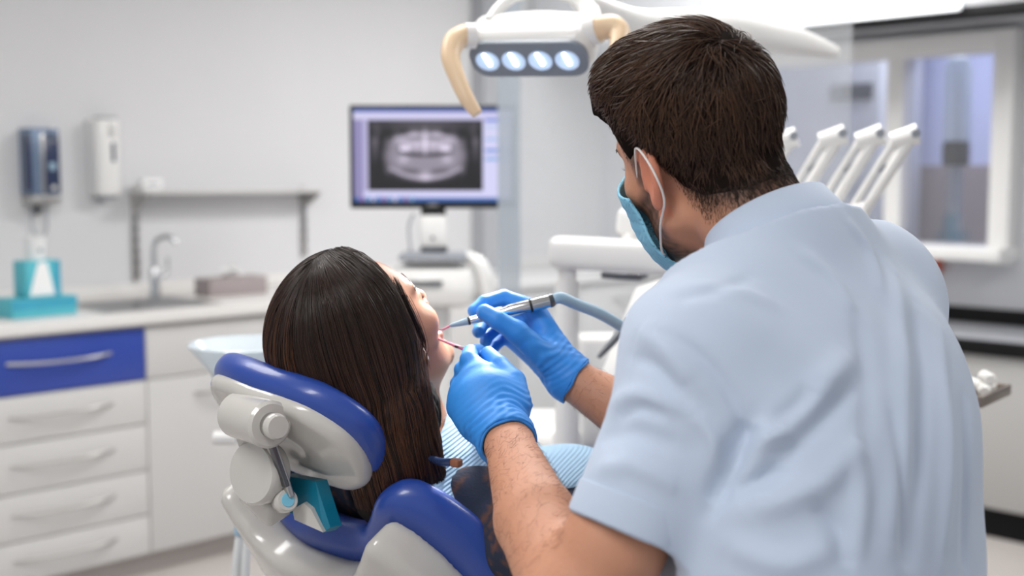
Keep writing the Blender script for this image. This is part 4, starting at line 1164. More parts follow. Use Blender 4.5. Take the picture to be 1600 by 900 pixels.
def cols_patient(v):
    base = np.array(s2l(200, 142, 112)); c = np.tile(base, (len(v), 1))
    q = ((v - CPf) @ APf) / KP
    def blend(mask, rgb): 
        c[:] = c * (1 - mask[:, None]) + np.array(s2l(*rgb)) * mask[:, None]
    g = lambda x, s: np.exp(-(x / s) ** 2)
    cheek = g(np.abs(q[:, 0]) - 0.045, 0.02) * g(q[:, 2] + 0.02, 0.025) * (q[:, 1] > 0.04)
    blend(0.25 * cheek, (214, 130, 110))
    lips = np.clip(g(q[:, 2] + 0.052, 0.007) + g(q[:, 2] + 0.073, 0.007), 0, 1) * g(q[:, 0], 0.022) * (q[:, 1] > 0.084)
    blend(0.8 * lips, (206, 112, 108))
    nose = g(q[:, 0], 0.018) * g(q[:, 2] + 0.015, 0.02) * (q[:, 1] > 0.098); blend(0.4 * nose, (232, 160, 142))
    inside = (q[:, 1] < 0.088) & (q[:, 1] > 0.06) & (np.abs(q[:, 2] + 0.062) < 0.008) & (np.abs(q[:, 0]) < 0.018)
    blend(inside * 0.8, (150, 60, 60))
    brow = g(q[:, 2] - 0.0365 + 6 * np.clip(np.abs(q[:, 0]) - 0.035, 0, 1) ** 2 * 10, 0.0035) * (np.abs(q[:, 0]) > 0.012) * (np.abs(q[:, 0]) < 0.052) * (q[:, 1] > 0.055)
    blend(0.75 * np.clip(brow, 0, 1), (74, 48, 36))
    ear = (np.abs(q[:, 0]) > 0.072) * (np.abs(q[:, 2]) < 0.04); blend(0.3 * ear, (226, 140, 118))
    return c
patient = thing('person', 'dark haired patient lying back in the dental chair with mouth open', 'person', (hipc[0], hipc[1], hipc[2] - 0.1), 0)
allp = np.array([CP, shR, shL, elR, elL, hipc, ankR, ankL, kneeR, kneeL])
lo = allp.min(0) - 0.2; hi = allp.max(0) + 0.22
v_, q_ = mesh_sdf(f_patient, lo, hi, 0.0042)
mk('body', v_, q_, M['skin_woman'], patient, world=True, angle=None, cols=cols_patient(v_))
# clothes
def f_top(p):
    q = (p - TBB.astype(np.float32)) @ AB_
    d = np.minimum(smin(f_torso(p), smin(sd_cap(p, shR, elR, 0.052, 0.046), sd_cap(p, shL, elL, 0.052, 0.046), 0.01), 0.03), 1e9) - 0.007
    d = smax(d, -sd_cap(p, NBp - mT * 0.02, NBp + tT * 0.2 + mT * 0.05, 0.074, 0.10), 0.01)
    d = np.maximum(d, q[:, 1] + 0.035 - 0.25 * np.abs(q[:, 0]))
    return np.maximum(d, -0.56 - q[:, 1])
def in_box(pts, pad): a = np.array(pts); return a.min(0) - pad, a.max(0) + pad
lo, hi = in_box([shR, shL, elR, elL, hipc, NBp], 0.2)
def cols_top(v):
    q = (v - TBB.astype(np.float32)) @ AB_
    n = np.sin(q[:, 0] * 160 + 5 * np.sin(q[:, 1] * 70)) * np.sin(q[:, 1] * 130 + 4 * np.sin(q[:, 0] * 90))
    m = np.clip((n - 0.35) * 3, 0, 1)
    sl = np.clip((np.abs(q[:, 0]) - 0.205) * 120, 0, 1)
    c = np.array(s2l(36, 44, 64)) * (1 - m[:, None]) + np.array(s2l(92, 62, 56)) * m[:, None]
    return c * (1 - sl[:, None]) + np.array(s2l(176, 180, 190)) * sl[:, None]
pmat('patterned_top', s2l(36, 44, 64), 0.85, noise=0.25, nscale=40, bump=0.3, bscale=250, attr=True)
sdf_obj('blouse', f_top, lo, hi, 0.006, M['patterned_top'], patient, cols=cols_top)
def f_trousers(p): return np.maximum(f_legs(p) - 0.008, ((p - TBB.astype(np.float32)) @ AB_)[:, 1] + 0.45)
lo, hi = in_box([hipc, ankR, ankL, kneeR, kneeL], 0.16)
sdf_obj('trousers', f_trousers, lo, hi, 0.009, M['denim'], patient)
for a in (ankR, ankL):
    tip = a + nrm(lu_ * 0.35 + ZV * 0.9) * 0.15
    sdf_obj('shoe', lambda p: smin(sd_cap(p, a - ZV * 0.01, tip, 0.045, 0.034), sd_cap(p, a - lu_ * 0.01, a + ZV * 0.03, 0.047, 0.045), 0.02), np.minimum(a, tip) - 0.08, np.maximum(a, tip) + 0.08, 0.007, M['navy_plastic'], patient)
# eyes (lids nearly closed, lashes)
for s in (1, -1):
    lash = []
    for k in range(14):
        t = -1 + 2 * k / 13
        b_ = np.array([s * (0.032 + 0.012 * t), 0.089 - 0.004 * t * t - (0.003 if t > 0 else 0), 0.010 - 0.003 * (1 - t * t)])
        dr = np.array([s * 0.25 * t, 0.8, -0.25])
        lash.append([pl_(*b_), pl_(*(b_ + dr * 0.0045)), pl_(*(b_ + dr * 0.008 + np.array([0, 0, 0.002])))])
    L = np.array(lash); w = np.tile(np.array([0.0005, 0.0004, 0.0001]), (14, 1))
    o = ribbons('eyelashes', L, w, M['hair_woman'], patient, np.tile(np.array(s2l(30, 22, 20)), (14, 3, 1)).reshape(14, 3, 3)); o['kind'] = 'stuff'
def eyebrows(Cf, Af, K, male, mat, parent, col, n=90):
    for s in (1, -1):
        t = rng.random(n); x = s * (0.012 + 0.040 * t); z = 0.037 + 0.007 * np.sin(t * 2.6) - 0.006 * t ** 3 + rng.normal(size=n) * 0.0014
        q = np.stack([x, np.full(n, 0.105), z], 1).astype(np.float32)
        for _ in range(8): q[:, 1] -= np.clip(f_head(q, 1.0, male), -0.01, 0.02)
        dr = np.stack([s * (0.8 + 0 * t), -0.35 - 0.5 * t, 0.45 - 0.7 * t], 1) * 0.0075
        w3 = np.stack([q + np.array([0, -0.0005, 0]), q + dr * 0.5 + np.array([0, 0.0012, 0]), q + dr], 1) * K
        pth = w3 @ Af.T + Cf
        o = ribbons('eyebrow', pth, np.tile(np.array([0.0006, 0.0005, 0.00015]), (n, 1)), mat, parent, np.tile(np.array(s2l(*col)), (n, 3, 1)).reshape(n, 3, 3)); o['kind'] = 'stuff'
eyebrows(CP, AP, KP, False, M['hair_woman'], patient, (44, 29, 22))
sdf_obj('teeth', lambda p: sd_chain((p - CPf) @ APf / KP, [(-0.014, 0.080, -0.0565), (0, 0.0885, -0.0565), (0.014, 0.080, -0.0565)], [0.0032, 0.0036, 0.0032]) * KP, CP - 0.16, CP + 0.16, 0.002, M['tooth'], patient)

# hair: base volume
def f_pcap(q):
    d = sd_ell(q, (0, -0.012, 0.047), (0.091, 0.114, 0.099))
    d = smax(d, q[:, 1] - (0.018 + 0.44 * (q[:, 2] - 0.04)), 0.012)
    return smax(d, -0.075 - q[:, 2] - 0.3 * q[:, 1], 0.02)
G6 = [(655, 545, 1.505), (664, 610, 1.495), (678, 690, 1.49), (692, 750, 1.485)]
drape = [pl_(0.055, -0.045, -0.005), pl_(0.060, -0.055, -0.06), P(612, 660, 1.515), P(630, 725, 1.535), P(645, 780, 1.555)]
drape2 = [pl_(0.03, -0.085, 0.0), pl_(0.035, -0.085, -0.07), P(585, 700, 1.54), P(595, 775, 1.57)]
drape3 = [pl_(0.075, -0.012, -0.01), P(643, 615, 1.505), P(660, 690, 1.515), P(684, 760, 1.535)]
drapeL = [pl_(-0.05, -0.045, -0.02), pl_(-0.07, -0.04, -0.09), bq(-0.10, 0.0, 0.10)]
def f_phair(p):
    q = ((p - CPf) @ APf) / KP
    d = f_pcap(q) * KP
    d = smin(d, sd_chain(p, drape, [0.036, 0.046, 0.044, 0.036, 0.026], 0.01), 0.06)
    d = smin(d, sd_chain(p, drape2, [0.036, 0.044, 0.040, 0.034], 0.01), 0.06)
    d = smin(d, sd_chain(p, drape3, [0.012, 0.014, 0.014, 0.008], 0.01), 0.016)
    d = smin(d, sd_chain(p, drapeL, [0.032, 0.026, 0.016], 0.01), 0.025)
    return d
lo, hi = in_box([CP, drape[-1], drape2[-1], drapeL[-1]], 0.15)
hairP = sdf_obj('hair', f_phair, lo, hi, 0.0045, M['hair_base_woman'], patient,
                disp=lambda v, n: 0.0012 * np.sin(((v - CPf) @ APf)[:, 0] * 900))
def march(px, py, f, d0=1.2, d1=1.9):
    D = np.stack([ray(a, b) for a, b in zip(px, py)]).astype(np.float32)
    k = np.full(len(D), d0, np.float32); hit = np.zeros(len(D), bool); best = np.full(len(D), 9.0); bk = k.copy()
    for _ in range(90):
        dd = f((C0.astype(np.float32) + k[:, None] * D).astype(np.float32))
        upd = dd < best; bk = np.where(upd, k, bk); best = np.where(upd, dd, best)
        k = k + np.clip(dd * 0.8, 0.0002, 0.05)
        k = np.minimum(k, d1)
    return C0 + bk[:, None] * D, best
def guide_strands(guides, n, f, K=18, lift=0.0035, spread=1.0, wid=0.0006, dark=0.0, seedcol=((50, 33, 25), (104, 64, 42), (26, 18, 15))):
    """strands between hand-set guide lines lying on the volume f"""
    R = []
    for g in guides:
        pts, _ = catmull([np.array(p, float) for p in g], [0] * len(g), 10)
        pts = np.array(pts); s = np.r_[0, np.cumsum(np.linalg.norm(np.diff(pts, axis=0), axis=1))]; s /= s[-1]
        t = np.linspace(0, 1, K); R.append(np.stack([np.interp(t, s, pts[:, 0]), np.interp(t, s, pts[:, 1])], 1))
    R = np.array(R)                                   # guides x K x 2
    ng = len(R)
    pos3, _ = march(R[..., 0].ravel(), R[..., 1].ravel(), f)
    nr = grad(f, pos3.astype(np.float32)); nr /= np.linalg.norm(nr, axis=1)[:, None] + 1e-9
    pos3 = (pos3 - f(pos3.astype(np.float32))[:, None] * nr).reshape(ng, K, 3)
    u = np.sort(rng.random(n)) * (ng - 1); i = np.minimum(u.astype(int), ng - 2); fr = (u - i)[:, None, None]
    base = pos3[i] * (1 - fr) + pos3[i + 1] * fr
    # clumps
    clump = np.round(u * 11) / 11; jit = rng.normal(size=(n, 1, 3)) * 0.0022 * spread
    tt = np.linspace(0, 1, K)[None, :, None]
    ph = rng.random((n, 1, 1)) * 6.28
    wave = 0.0016 * np.sin(tt * (3 + 3 * rng.random((n, 1, 1))) + ph) * rng.normal(size=(n, 1, 3))
    path = base + jit + wave * (0.3 + tt)
    flat = path.reshape(-1, 3).astype(np.float32)
    dd = f(flat); g = grad(f, flat); g /= np.linalg.norm(g, axis=1)[:, None] + 1e-9
    off = (rng.random((n, 1)) * lift + 0.0006) * np.ones((1, K)) + 0.0012 * np.sin(clump * 40)[:, None]
    off = np.maximum(off, 0.0004)
    flat = flat + g * (off.ravel() - dd)[:, None] 
    path = flat.reshape(n, K, 3)
    cut = 0.72 + 0.28 * rng.random((n, 1, 1)) ** 0.5
    W = np.ones((n, K)) * wid * (0.6 + 0.8 * rng.random((n, 1))); W[:, -1] *= 0.15; W[:, -2] *= 0.55; W[:, 0] *= 0.5
    pal = np.array([s2l(*c_) for c_ in seedcol])
    tone = rng.random((n, 1, 1))
    k_ = 0.5 + 0.5 * np.sin(clump * 57 + 1.3)[:, None, None]
    mix = np.clip(0.55 * tone + 0.45 * k_, 0, 1)
    col = pal[2] * (1 - mix) + pal[0] * mix
    col = np.repeat(col, K, 1); e = np.clip(tt * 1.3 - 0.35, 0, 1) * (tone > 0.45) * 0.75
    col = col * (1 - e) + pal[1] * e
    return path, W, col
GR = [
    [(493, 428), (476, 480), (472, 545), (498, 620), (540, 700), (565, 785)],
    [(498, 420), (496, 480), (505, 550), (535, 625), (572, 700), (592, 785)],
    [(503, 414), (520, 475), (540, 550), (570, 630), (597, 700), (618, 785)],
    [(509, 409), (545, 470), (574, 545), (598, 625), (618, 705), (640, 785)],
    [(516, 404), (567, 462), (600, 535), (622, 620), (640, 700), (660, 785)],
    [(524, 400), (584, 452), (620, 525), (634, 610), (652, 695), (680, 785)],
    [(533, 397), (594, 438), (632, 508), (646, 590), (664, 680), (694, 785)],
    [(543, 394), (600, 432), (638, 500), (650, 560), (664, 650), (690, 760)],
]
p1, w1, c1 = guide_strands(GR, 5200, f_phair)
GL = [
    [(492, 430), (474, 480), (468, 545), (480, 600)],
    [(486, 432), (455, 480), (440, 545), (446, 600)],
    [(480, 428), (438, 480), (418, 540), (420, 590)],
    [(490, 418), (432, 465), (408, 520), (402, 570)],
    [(505, 408), (450, 440), (416, 490), (400, 550)],
    [(515, 401), (468, 418), (430, 460), (404, 520)],
]
p2, w2, c2 = guide_strands(GL, 2600, f_phair)
paths = np.concatenate([p1, p2]); wds = np.concatenate([w1, w2]); cl = np.concatenate([c1, c2])
o = ribbons('hair_strands', paths, wds, M['hair_woman'], hairP, cl); o['kind'] = 'stuff'
# loose wisps beside the face
GW = [[(604, 440), (632, 500), (648, 540), (655, 575)], [(622, 470), (646, 520), (656, 548), (658, 570)], [(606, 440), (640, 505), (650, 540), (652, 590)]]
p3, w3, c3 = guide_strands(GW, 90, lambda p: np.minimum(f_phair(p), f_patient(p)), lift=0.006, spread=1.6, wid=0.0004)
o = ribbons('hair_wisps', p3, w3, M['hair_woman'], hairP, c3); o['kind'] = 'stuff'

# ------------------------------------------------------------------ bib
def f_chest(p):
    d = smin(f_torso(p) - 0.012, sd_cap(p, NBp, bq(0, -0.03, 0.14), 0.06, 0.06), 0.05)
    return d
ns, nt_ = 56, 64
ss = np.linspace(-0.20, 0.140, ns); ts = np.linspace(0.02, -0.40, nt_)
S_, T_ = np.meshgrid(ss, ts, indexing='ij')
mm = np.full(S_.size, 0.40, np.float32); sf_ = S_.ravel(); tf_ = T_.ravel()
for _ in range(80):
    pts = (TBB + sf_[:, None] * RV + tf_[:, None] * tT + mm[:, None] * mT).astype(np.float32)
    mm = np.maximum(mm - np.clip(f_chest(pts) * 0.8, -0.01, 0.03), 0.03)
mm = mm.reshape(ns, nt_)
for _ in range(30):                                   # paper stiffness
    a = mm.copy(); a[1:-1, 1:-1] = (mm[:-2, 1:-1] + mm[2:, 1:-1] + mm[1:-1, :-2] + mm[1:-1, 2:]) / 4
    a[0] = mm[0]; mm = np.maximum(mm, a)
mm = mm + 0.004 + 0.0025 * np.sin(S_ * 30 + T_ * 16)
# rounded neck notch
Sx = S_; Tx = T_ - 0.035 * np.exp(-(S_ / 0.06) ** 2) * np.clip((T_ + 0.06) / 0.08, 0, 1)
Tx = Tx - 0.035 * np.clip((S_ - 0.09) / 0.05, 0, 1) * np.clip((T_ + 0.25) / 0.27, 0, 1)
V = TBB + Sx.ravel()[:, None] * RV + Tx.ravel()[:, None] * tT + mm.ravel()[:, None] * mT
V = np.concatenate([V, V - mT * 0.0018])
ii = (np.arange(ns - 1)[:, None] * nt_ + np.arange(nt_ - 1)[None]).ravel(); N0 = ns * nt_
F = [np.stack([ii, ii + 1, ii + nt_ + 1, ii + nt_], 1), np.stack([ii, ii + nt_, ii + nt_ + 1, ii + 1], 1) + N0]
ring = [i * nt_ for i in range(ns)] + [(ns - 1) * nt_ + j for j in range(1, nt_)] + [i * nt_ + nt_ - 1 for i in range(ns - 2, -1, -1)] + [j for j in range(nt_ - 2, 0, -1)]
ring = np.array(ring); r2 = np.roll(ring, -1)
F.append(np.stack([ring, r2, r2 + N0, ring + N0], 1))
bib = thing('dental_bib', 'light blue paper bib spread over the chest of the patient', 'bib', tuple(bq(0, -0.4, 0.1)))
mk('bib_sheet', V, np.concatenate(F), M['bib_paper'], bib, world=True, angle=60)
cl0 = P(703, 721, 1.46)
tubew('clip_strap', [P(672, 716, 1.50), P(690, 722, 1.475), P(708, 722, 1.462)], [0.004, 0.005, 0.005], M['navy_plastic'], bib, n=10)
capbox('clip', P(706, 722, 1.462), P(720, 724, 1.455), 0.006, 0.005, M['brown_plastic'], bib)

# ================================================================== DENTIST
AD = head_frame(math.radians(118.5), math.radians(-7), math.radians(19.5))
CD = P(1097, 244, 1.36)
KD = 1.0
ADf = AD.astype(np.float32); CDf = CD.astype(np.float32)
def dl(x, y, z): return CD + AD @ np.array([x, y, z])
FD = np.array([-0.707, 0.707, 0]); RD = np.array([0.707, 0.707, 0])
SHL = P(1092, 548, 1.15); SHR = P(1352, 448, 1.42)
ELL = P(893, 952, 1.13); WRL = P(795, 692, 1.40)
ELR = P(1085, 712, 1.56); WRR = P(890, 590, 1.60)
NB = P(1205, 392, 1.31)
NC = P(1214, 392, 1.31); ncn = nrm(FD * 0.52 + ZV * 0.85)               # collar ring plane
Zs = np.array([0.80, 0.95, 1.10, 1.22, 1.30, 1.36, 1.42])
Cx = np.array([0.312, 0.305, 0.305, 0.308, 0.300, 0.288, 0.280]); Cy = np.array([1.08, 1.12, 1.165, 1.215, 1.255, 1.285, 1.305])
Aa = np.array([0.165, 0.166, 0.180, 0.197, 0.190, 0.120, 0.070]); Bb = np.array([0.120, 0.124, 0.128, 0.125, 0.105, 0.082, 0.066])
Zs, Cx, Cy, Aa, Bb = dense(Zs, Cx, Cy, Aa, Bb)
def f_dtorso(p, inset=0.0):
    d = sd_loft(p, Zs, Cx, Cy, Aa - inset, Bb - inset, RD, FD, 2.4)
    n0 = P(1205, 400, 1.31)
    d = smin(d, sd_cap(p, n0, SHL, 0.052 - inset, 0.060 - inset), 0.05)
    d = smin(d, sd_cap(p, n0, SHR, 0.052 - inset, 0.057 - inset), 0.08)
    return d
def f_dneck(p):
    return sd_cap(p, dl(0, -0.040, -0.030), NB, 0.055, 0.062)
def f_armL(p):
    d = sd_chain(p, [SHL, P(960, 850, 1.13), ELL], [0.056, 0.047, 0.041], 0.01)
    mid = WRL * 0.45 + ELL * 0.55
    d = smin(d, sd_chain(p, [ELL, mid + np.array([-0.004, 0, 0.006]), WRL], [0.041, 0.042, 0.0275], 0.01), 0.03)
    return smin(d, sd_cap(p, WRL, P(784, 668, 1.415), 0.024, 0.022), 0.015)
def f_armR(p):
    d = sd_chain(p, [SHR, ELR], [0.056, 0.045], 0.01)
    mid = WRR * 0.45 + ELR * 0.55
    d = smin(d, sd_chain(p, [ELR, mid, WRR], [0.043, 0.040, 0.0265], 0.01), 0.03)
    return smin(d, sd_cap(p, WRR, P(868, 566, 1.61), 0.022, 0.020), 0.015)
def f_dbody(p):
    d = smin(f_head((p - CDf) @ ADf, 1.0, True), f_dneck(p), 0.025)
    tq = smax(f_dtorso(p, 0.030), (p - NC.astype(np.float32)) @ ncn.astype(np.float32) + 0.03, 0.01)
    d = smin(d, tq, 0.012)
    d = smin(d, f_armL(p), 0.02)
    return smin(d, f_armR(p), 0.02)
def cols_dentist(v):
    n1 = 0.5 + 0.5 * np.sin(v[:, 0] * 310 + 4 * np.sin(v[:, 2] * 170)) * np.sin(v[:, 1] * 280 + 3 * np.sin(v[:, 0] * 140))
    c = np.tile(np.array(s2l(194, 139, 111)), (len(v), 1))
    q = ((v - CDf) @ ADf)
    def blend(mask, rgb):
        m = np.clip(mask, 0, 1); c[:] = c * (1 - m[:, None]) + np.array(s2l(*rgb)) * m[:, None]
    sm = lambda x, a, b: np.clip((x - a) / (b - a), 0, 1) ** 2 * (3 - 2 * np.clip((x - a) / (b - a), 0, 1))
    head = np.linalg.norm(q - np.array([0, 0.02, -0.02]), axis=1) < 0.17
    ax = np.abs(q[:, 0])
    isear = (ax > 0.070) & (np.abs(q[:, 2]) < 0.045) & (q[:, 1] < 0.016) & (q[:, 1] > -0.045)
    # reddish ear
    blend(0.45 * isear, (214, 118, 92))
    # beard: cheek line down to jaw and chin
    lim = 0.000 - 0.75 * np.clip(q[:, 1] - 0.022, 0, 0.1)
    bd = sm(lim - q[:, 2], -0.004, 0.014) * sm(q[:, 1], 0.002, 0.022) * sm(q[:, 2], -0.125, -0.105)
    side = sm(q[:, 1], 0.008, 0.018) * (1 - sm(q[:, 1], 0.030, 0.040)) * sm(q[:, 2], -0.03, 0.0) * (q[:, 2] < 0.05) * (ax > 0.045)
    bd = np.clip(np.maximum(bd, side * 0.9), 0, 1) * head * (~isear)
    blend(bd * (0.62 + 0.33 * n1), (54, 40, 33))
    # eyebrows
    g = lambda x, s: np.exp(-(x / s) ** 2)
    br = g(q[:, 2] - 0.040 + 0.3 * np.clip(ax - 0.03, 0, 1), 0.005) * (ax > 0.010) * (ax < 0.054) * (q[:, 1] > 0.06)
    blend(0.85 * br, (48, 36, 30))
    # cropped scalp fading out at the nape and temples
    hl = hairline(q)
    blend(sm(-hl, -0.012, 0.028) * head * (~isear) * 0.85, (46, 34, 28))
    return c
def hairline(q):
    """negative inside the hair region"""
    ax = np.abs(q[:, 0])
    back = -0.066 + 0.40 * np.clip(ax - 0.03, 0, 0.1)                 # nape level
    lowz = np.interp(q[:, 1], [-0.12, -0.06, -0.028, -0.018, 0.010, 0.030, 0.045, 0.075, 0.12], [-0.066, -0.062, -0.026, 0.028, 0.034, 0.022, 0.045, 0.080, 0.088])
    return np.maximum(lowz, np.where(q[:, 1] < -0.05, back, -1)) - q[:, 2]
dentist = thing('person', 'dentist in light blue shirt, mask and blue gloves treating the patient', 'person', (0.31, 1.12, 0))
ap = np.array([CD, SHL, SHR, ELL, ELR, WRL, WRR, NB])
lo = ap.min(0) - 0.16; hi = ap.max(0) + 0.18; lo[2] = min(lo[2], 0.82)
v_, q_ = mesh_sdf(f_dbody, lo, hi, 0.0036)
v_db = v_
mk('body', v_, q_, M['skin_man'], dentist, world=True, angle=None, cols=cols_dentist(v_))

# ---- shirt
HEML = P(984, 832, 1.125); ad_ = nrm(HEML - SHL)
HEMR = SHR * 0.42 + ELR * 0.58; adr = nrm(ELR - SHR)
def fold_disp(v, n):
    d = np.zeros(len(v))
    for pts, h, w in FOLDS:
        best = np.full(len(v), 9.0, np.float32)
        along = np.zeros(len(v))
        for i in range(len(pts) - 1):
            a, b = pts[i], pts[i + 1]
            # distance measured across the cloth: ignore the component along the surface normal
            pa = v - a; ba = b - a
            t = np.clip(pa @ ba / (ba @ ba), 0, 1); r = pa - t[:, None] * ba
            far = np.abs((r * n).sum(1)); r = r - (r * n).sum(1)[:, None] * n
            e = np.sqrt((r ** 2).sum(1)) + np.clip(far - 0.04, 0, 9) * 3
            up = e < best; best = np.where(up, e, best); along = np.where(up, (i + t) / (len(pts) - 1), along)
        taper = np.clip(4 * along * (1 - along), 0.12, 1) ** 0.6
        d += h * taper * np.exp(-(best / w) ** 2)
    q1 = v[:, 0] * 0.7 + v[:, 1] * 0.7
    d += 0.0016 * np.sin(q1 * 38 + 2.5 * np.sin(v[:, 2] * 14)) * np.sin(v[:, 2] * 17 + 2 * np.sin(q1 * 12))
    return d
def f_sleeveL(p):
    d = sd_chain(p, [SHL, SHL + (HEML - SHL) * 0.5, HEML + ad_ * 0.05], [0.064, 0.060, 0.059])
    inner = sd_cap(p, HEML - ad_ * 0.06, HEML + ad_ * 0.10, 0.052, 0.054)
    pl = (p - HEML.astype(np.float32)) @ ad_.astype(np.float32)
    return d, inner, pl
def f_shirt(p):
    d = f_dtorso(p, 0.0) - 0.002
    sl, inner, pl = f_sleeveL(p)
    d = smin(d, np.maximum(sl, pl - 0.002), 0.028)
    slr = np.maximum(sd_cap(p, SHR, HEMR + adr * 0.05, 0.062, 0.060), (p - HEMR.astype(np.float32)) @ adr.astype(np.float32))
    d = smin(d, slr, 0.07)
    d = np.maximum(d, -np.maximum(inner, -0.05 - pl))
    # neck opening
    pc = (p - NC.astype(np.float32)) @ ncn.astype(np.float32)
    d = np.maximum(d, pc - 0.004)
    d = np.maximum(d, -sd_cap(p, NC - ncn * 0.03, NC + ncn * 0.1, 0.064, 0.066))
    return d
FOLDS = []   # (points, height, width)
def fold(pts, h, w):
    # lay the crease on the cloth: dense line, each point brought to the shirt surface
    dp, _ = catmull([np.array(a[:2], float) for a in pts], [0] * len(pts), 4)
    dp = np.array(dp); q, _ = march(dp[:, 0], dp[:, 1], f_shirt, 0.85, 1.6)
    FOLDS.append((list(q.astype(np.float32)), h * 1.1, w * 0.78 if w > 0.006 else w))
fold([(1035, 525), (1080, 548), (1116, 583), (1150, 635), (1178, 700)], -0.0045, 0.0055)     # armhole seam
fold([(1175, 660, 1.05), (1150, 720, 1.06), (1120, 790, 1.08)], -0.016, 0.016)
fold([(1190, 700, 1.05), (1250, 640, 1.04), (1320, 560, 1.06)], 0.008, 0.016)
fold([(1170, 760, 1.05), (1250, 690, 1.03), (1330, 600, 1.05)], -0.007, 0.014)
fold([(1180, 800, 1.05), (1270, 760, 1.02), (1330, 690, 1.03)], 0.007, 0.015)
fold([(1150, 850, 1.06), (1230, 880, 1.03), (1290, 850, 1.01)], 0.007, 0.016)
fold([(1390, 430, 1.30), (1400, 560, 1.17), (1395, 700, 1.08), (1370, 850, 1.03)], 0.006, 0.016)
fold([(1425, 480, 1.28), (1430, 600, 1.18), (1420, 760, 1.10), (1400, 900, 1.05)], -0.005, 0.014)
fold([(1330, 480, 1.22), (1345, 600, 1.10), (1335, 720, 1.05)], -0.004, 0.014)
fold([(1460, 520, 1.30), (1468, 700, 1.20), (1460, 880, 1.12)], 0.005, 0.014)
fold([(1500, 620, 1.30), (1500, 760, 1.22), (1495, 900, 1.16)], -0.005, 0.012)
fold([(960, 640, 1.12), (1010, 620, 1.08), (1070, 640, 1.06)], 0.005, 0.014)
fold([(945, 690, 1.12), (1000, 680, 1.08), (1060, 700, 1.06)], -0.005, 0.014)
fold([(935, 735, 1.12), (990, 730, 1.08), (1060, 760, 1.06)], 0.005, 0.013)
fold([(1010, 520, 1.16), (1050, 545, 1.11), (1080, 600, 1.08)], 0.005, 0.014)
fold([(1075, 470, 1.18), (1140, 465, 1.16), (1210, 490, 1.15)], 0.004, 0.014)
fold([(1310, 345, 1.33), (1350, 400, 1.28), (1370, 470, 1.22)], 0.004, 0.012)
fold([(1060, 480, 1.20), (1110, 470, 1.18), (1170, 440, 1.18)], -0.004, 0.010)
fold([(1205, 672), (1235, 645), (1262, 615)], -0.009, 0.011)
fold([(1150, 768), (1190, 752), (1230, 733)], -0.008, 0.010)
fold([(1178, 705), (1205, 690), (1240, 690)], 0.005, 0.010)
fold([(1384, 640), (1392, 740), (1394, 870)], -0.006, 0.010)
fold([(1322, 690), (1330, 780), (1318, 880)], 0.006, 0.012)
fold([(1265, 790), (1300, 830), (1310, 890)], -0.006, 0.011)
fold([(975, 660), (1010, 640), (1050, 650)], -0.005, 0.009)
fold([(1000, 560), (1035, 575), (1075, 620)], -0.005, 0.010)
fold([(1085, 640), (1120, 690), (1140, 740)], 0.006, 0.011)
fold([(1240, 400), (1290, 440), (1330, 500)], 0.004, 0.012)
lo = np.array([SHL, SHR, HEML, HEMR, NC]).min(0) - 0.2; hi = np.array([SHL, SHR, HEML, HEMR, NC]).max(0) + 0.2
lo[2] = 0.76
shirt = sdf_obj('shirt', f_shirt, lo, hi, 0.0038, M['shirt'], dentist, disp=fold_disp)
# sleeve hem stitched band
hem = MB(); A_ = axis_frame(ad_)
hem.lathe([(0.0598, -0.030), (0.0610, -0.029), (0.0612, -0.003), (0.0604, 0.0), (0.0555, 0.0), (0.053, -0.02)], 48, HEML, A_)
hem.build('sleeve_hem', M['shirt'], shirt, world=True)
# collar: stand and fall swept round the neck
cx_ = nrm(RD - ncn * (RD @ ncn)); cy_ = np.cross(ncn, cx_)               # cx right, cy forward
prof = [(1.07 * a_, b_) for a_, b_ in [(0.0635, -0.012), (0.0625, 0.020), (0.0615, 0.036), (0.0640, 0.0395), (0.069, 0.037), (0.0765, 0.012), (0.084, -0.012), (0.0825, -0.0135), (0.074, 0.008), (0.067, 0.018)]]
vv = []; ff = []
nA = 64
for i in range(nA + 1):
    a = math.radians(-252 + 324 * i / nA)
    fr = abs(i / nA - 0.5) * 2
    for (r_, h_) in prof:
        ex = 1.0 + 0.05 * math.cos(a) ** 2
        hh_ = h_ * (1 - 0.25 * fr ** 3)
        drop = -0.018 * fr ** 4 if r_ > 0.07 else 0
        vv.append(NC + (r_ * ex * math.cos(a)) * cx_ + (r_ * math.sin(a) - 0.002) * cy_ + (hh_ + drop + 0.004) * ncn)
m_ = len(prof)
for i in range(nA):
    for k in range(m_):
        ff.append((i * m_ + k, i * m_ + (k + 1) % m_, (i + 1) * m_ + (k + 1) % m_, (i + 1) * m_ + k))
ff.append(tuple(range(m_))); ff.append(tuple(nA * m_ + k for k in range(m_))[::-1])
MB().add(vv, ff).build('collar', M['shirt'], shirt, world=True, angle=70)
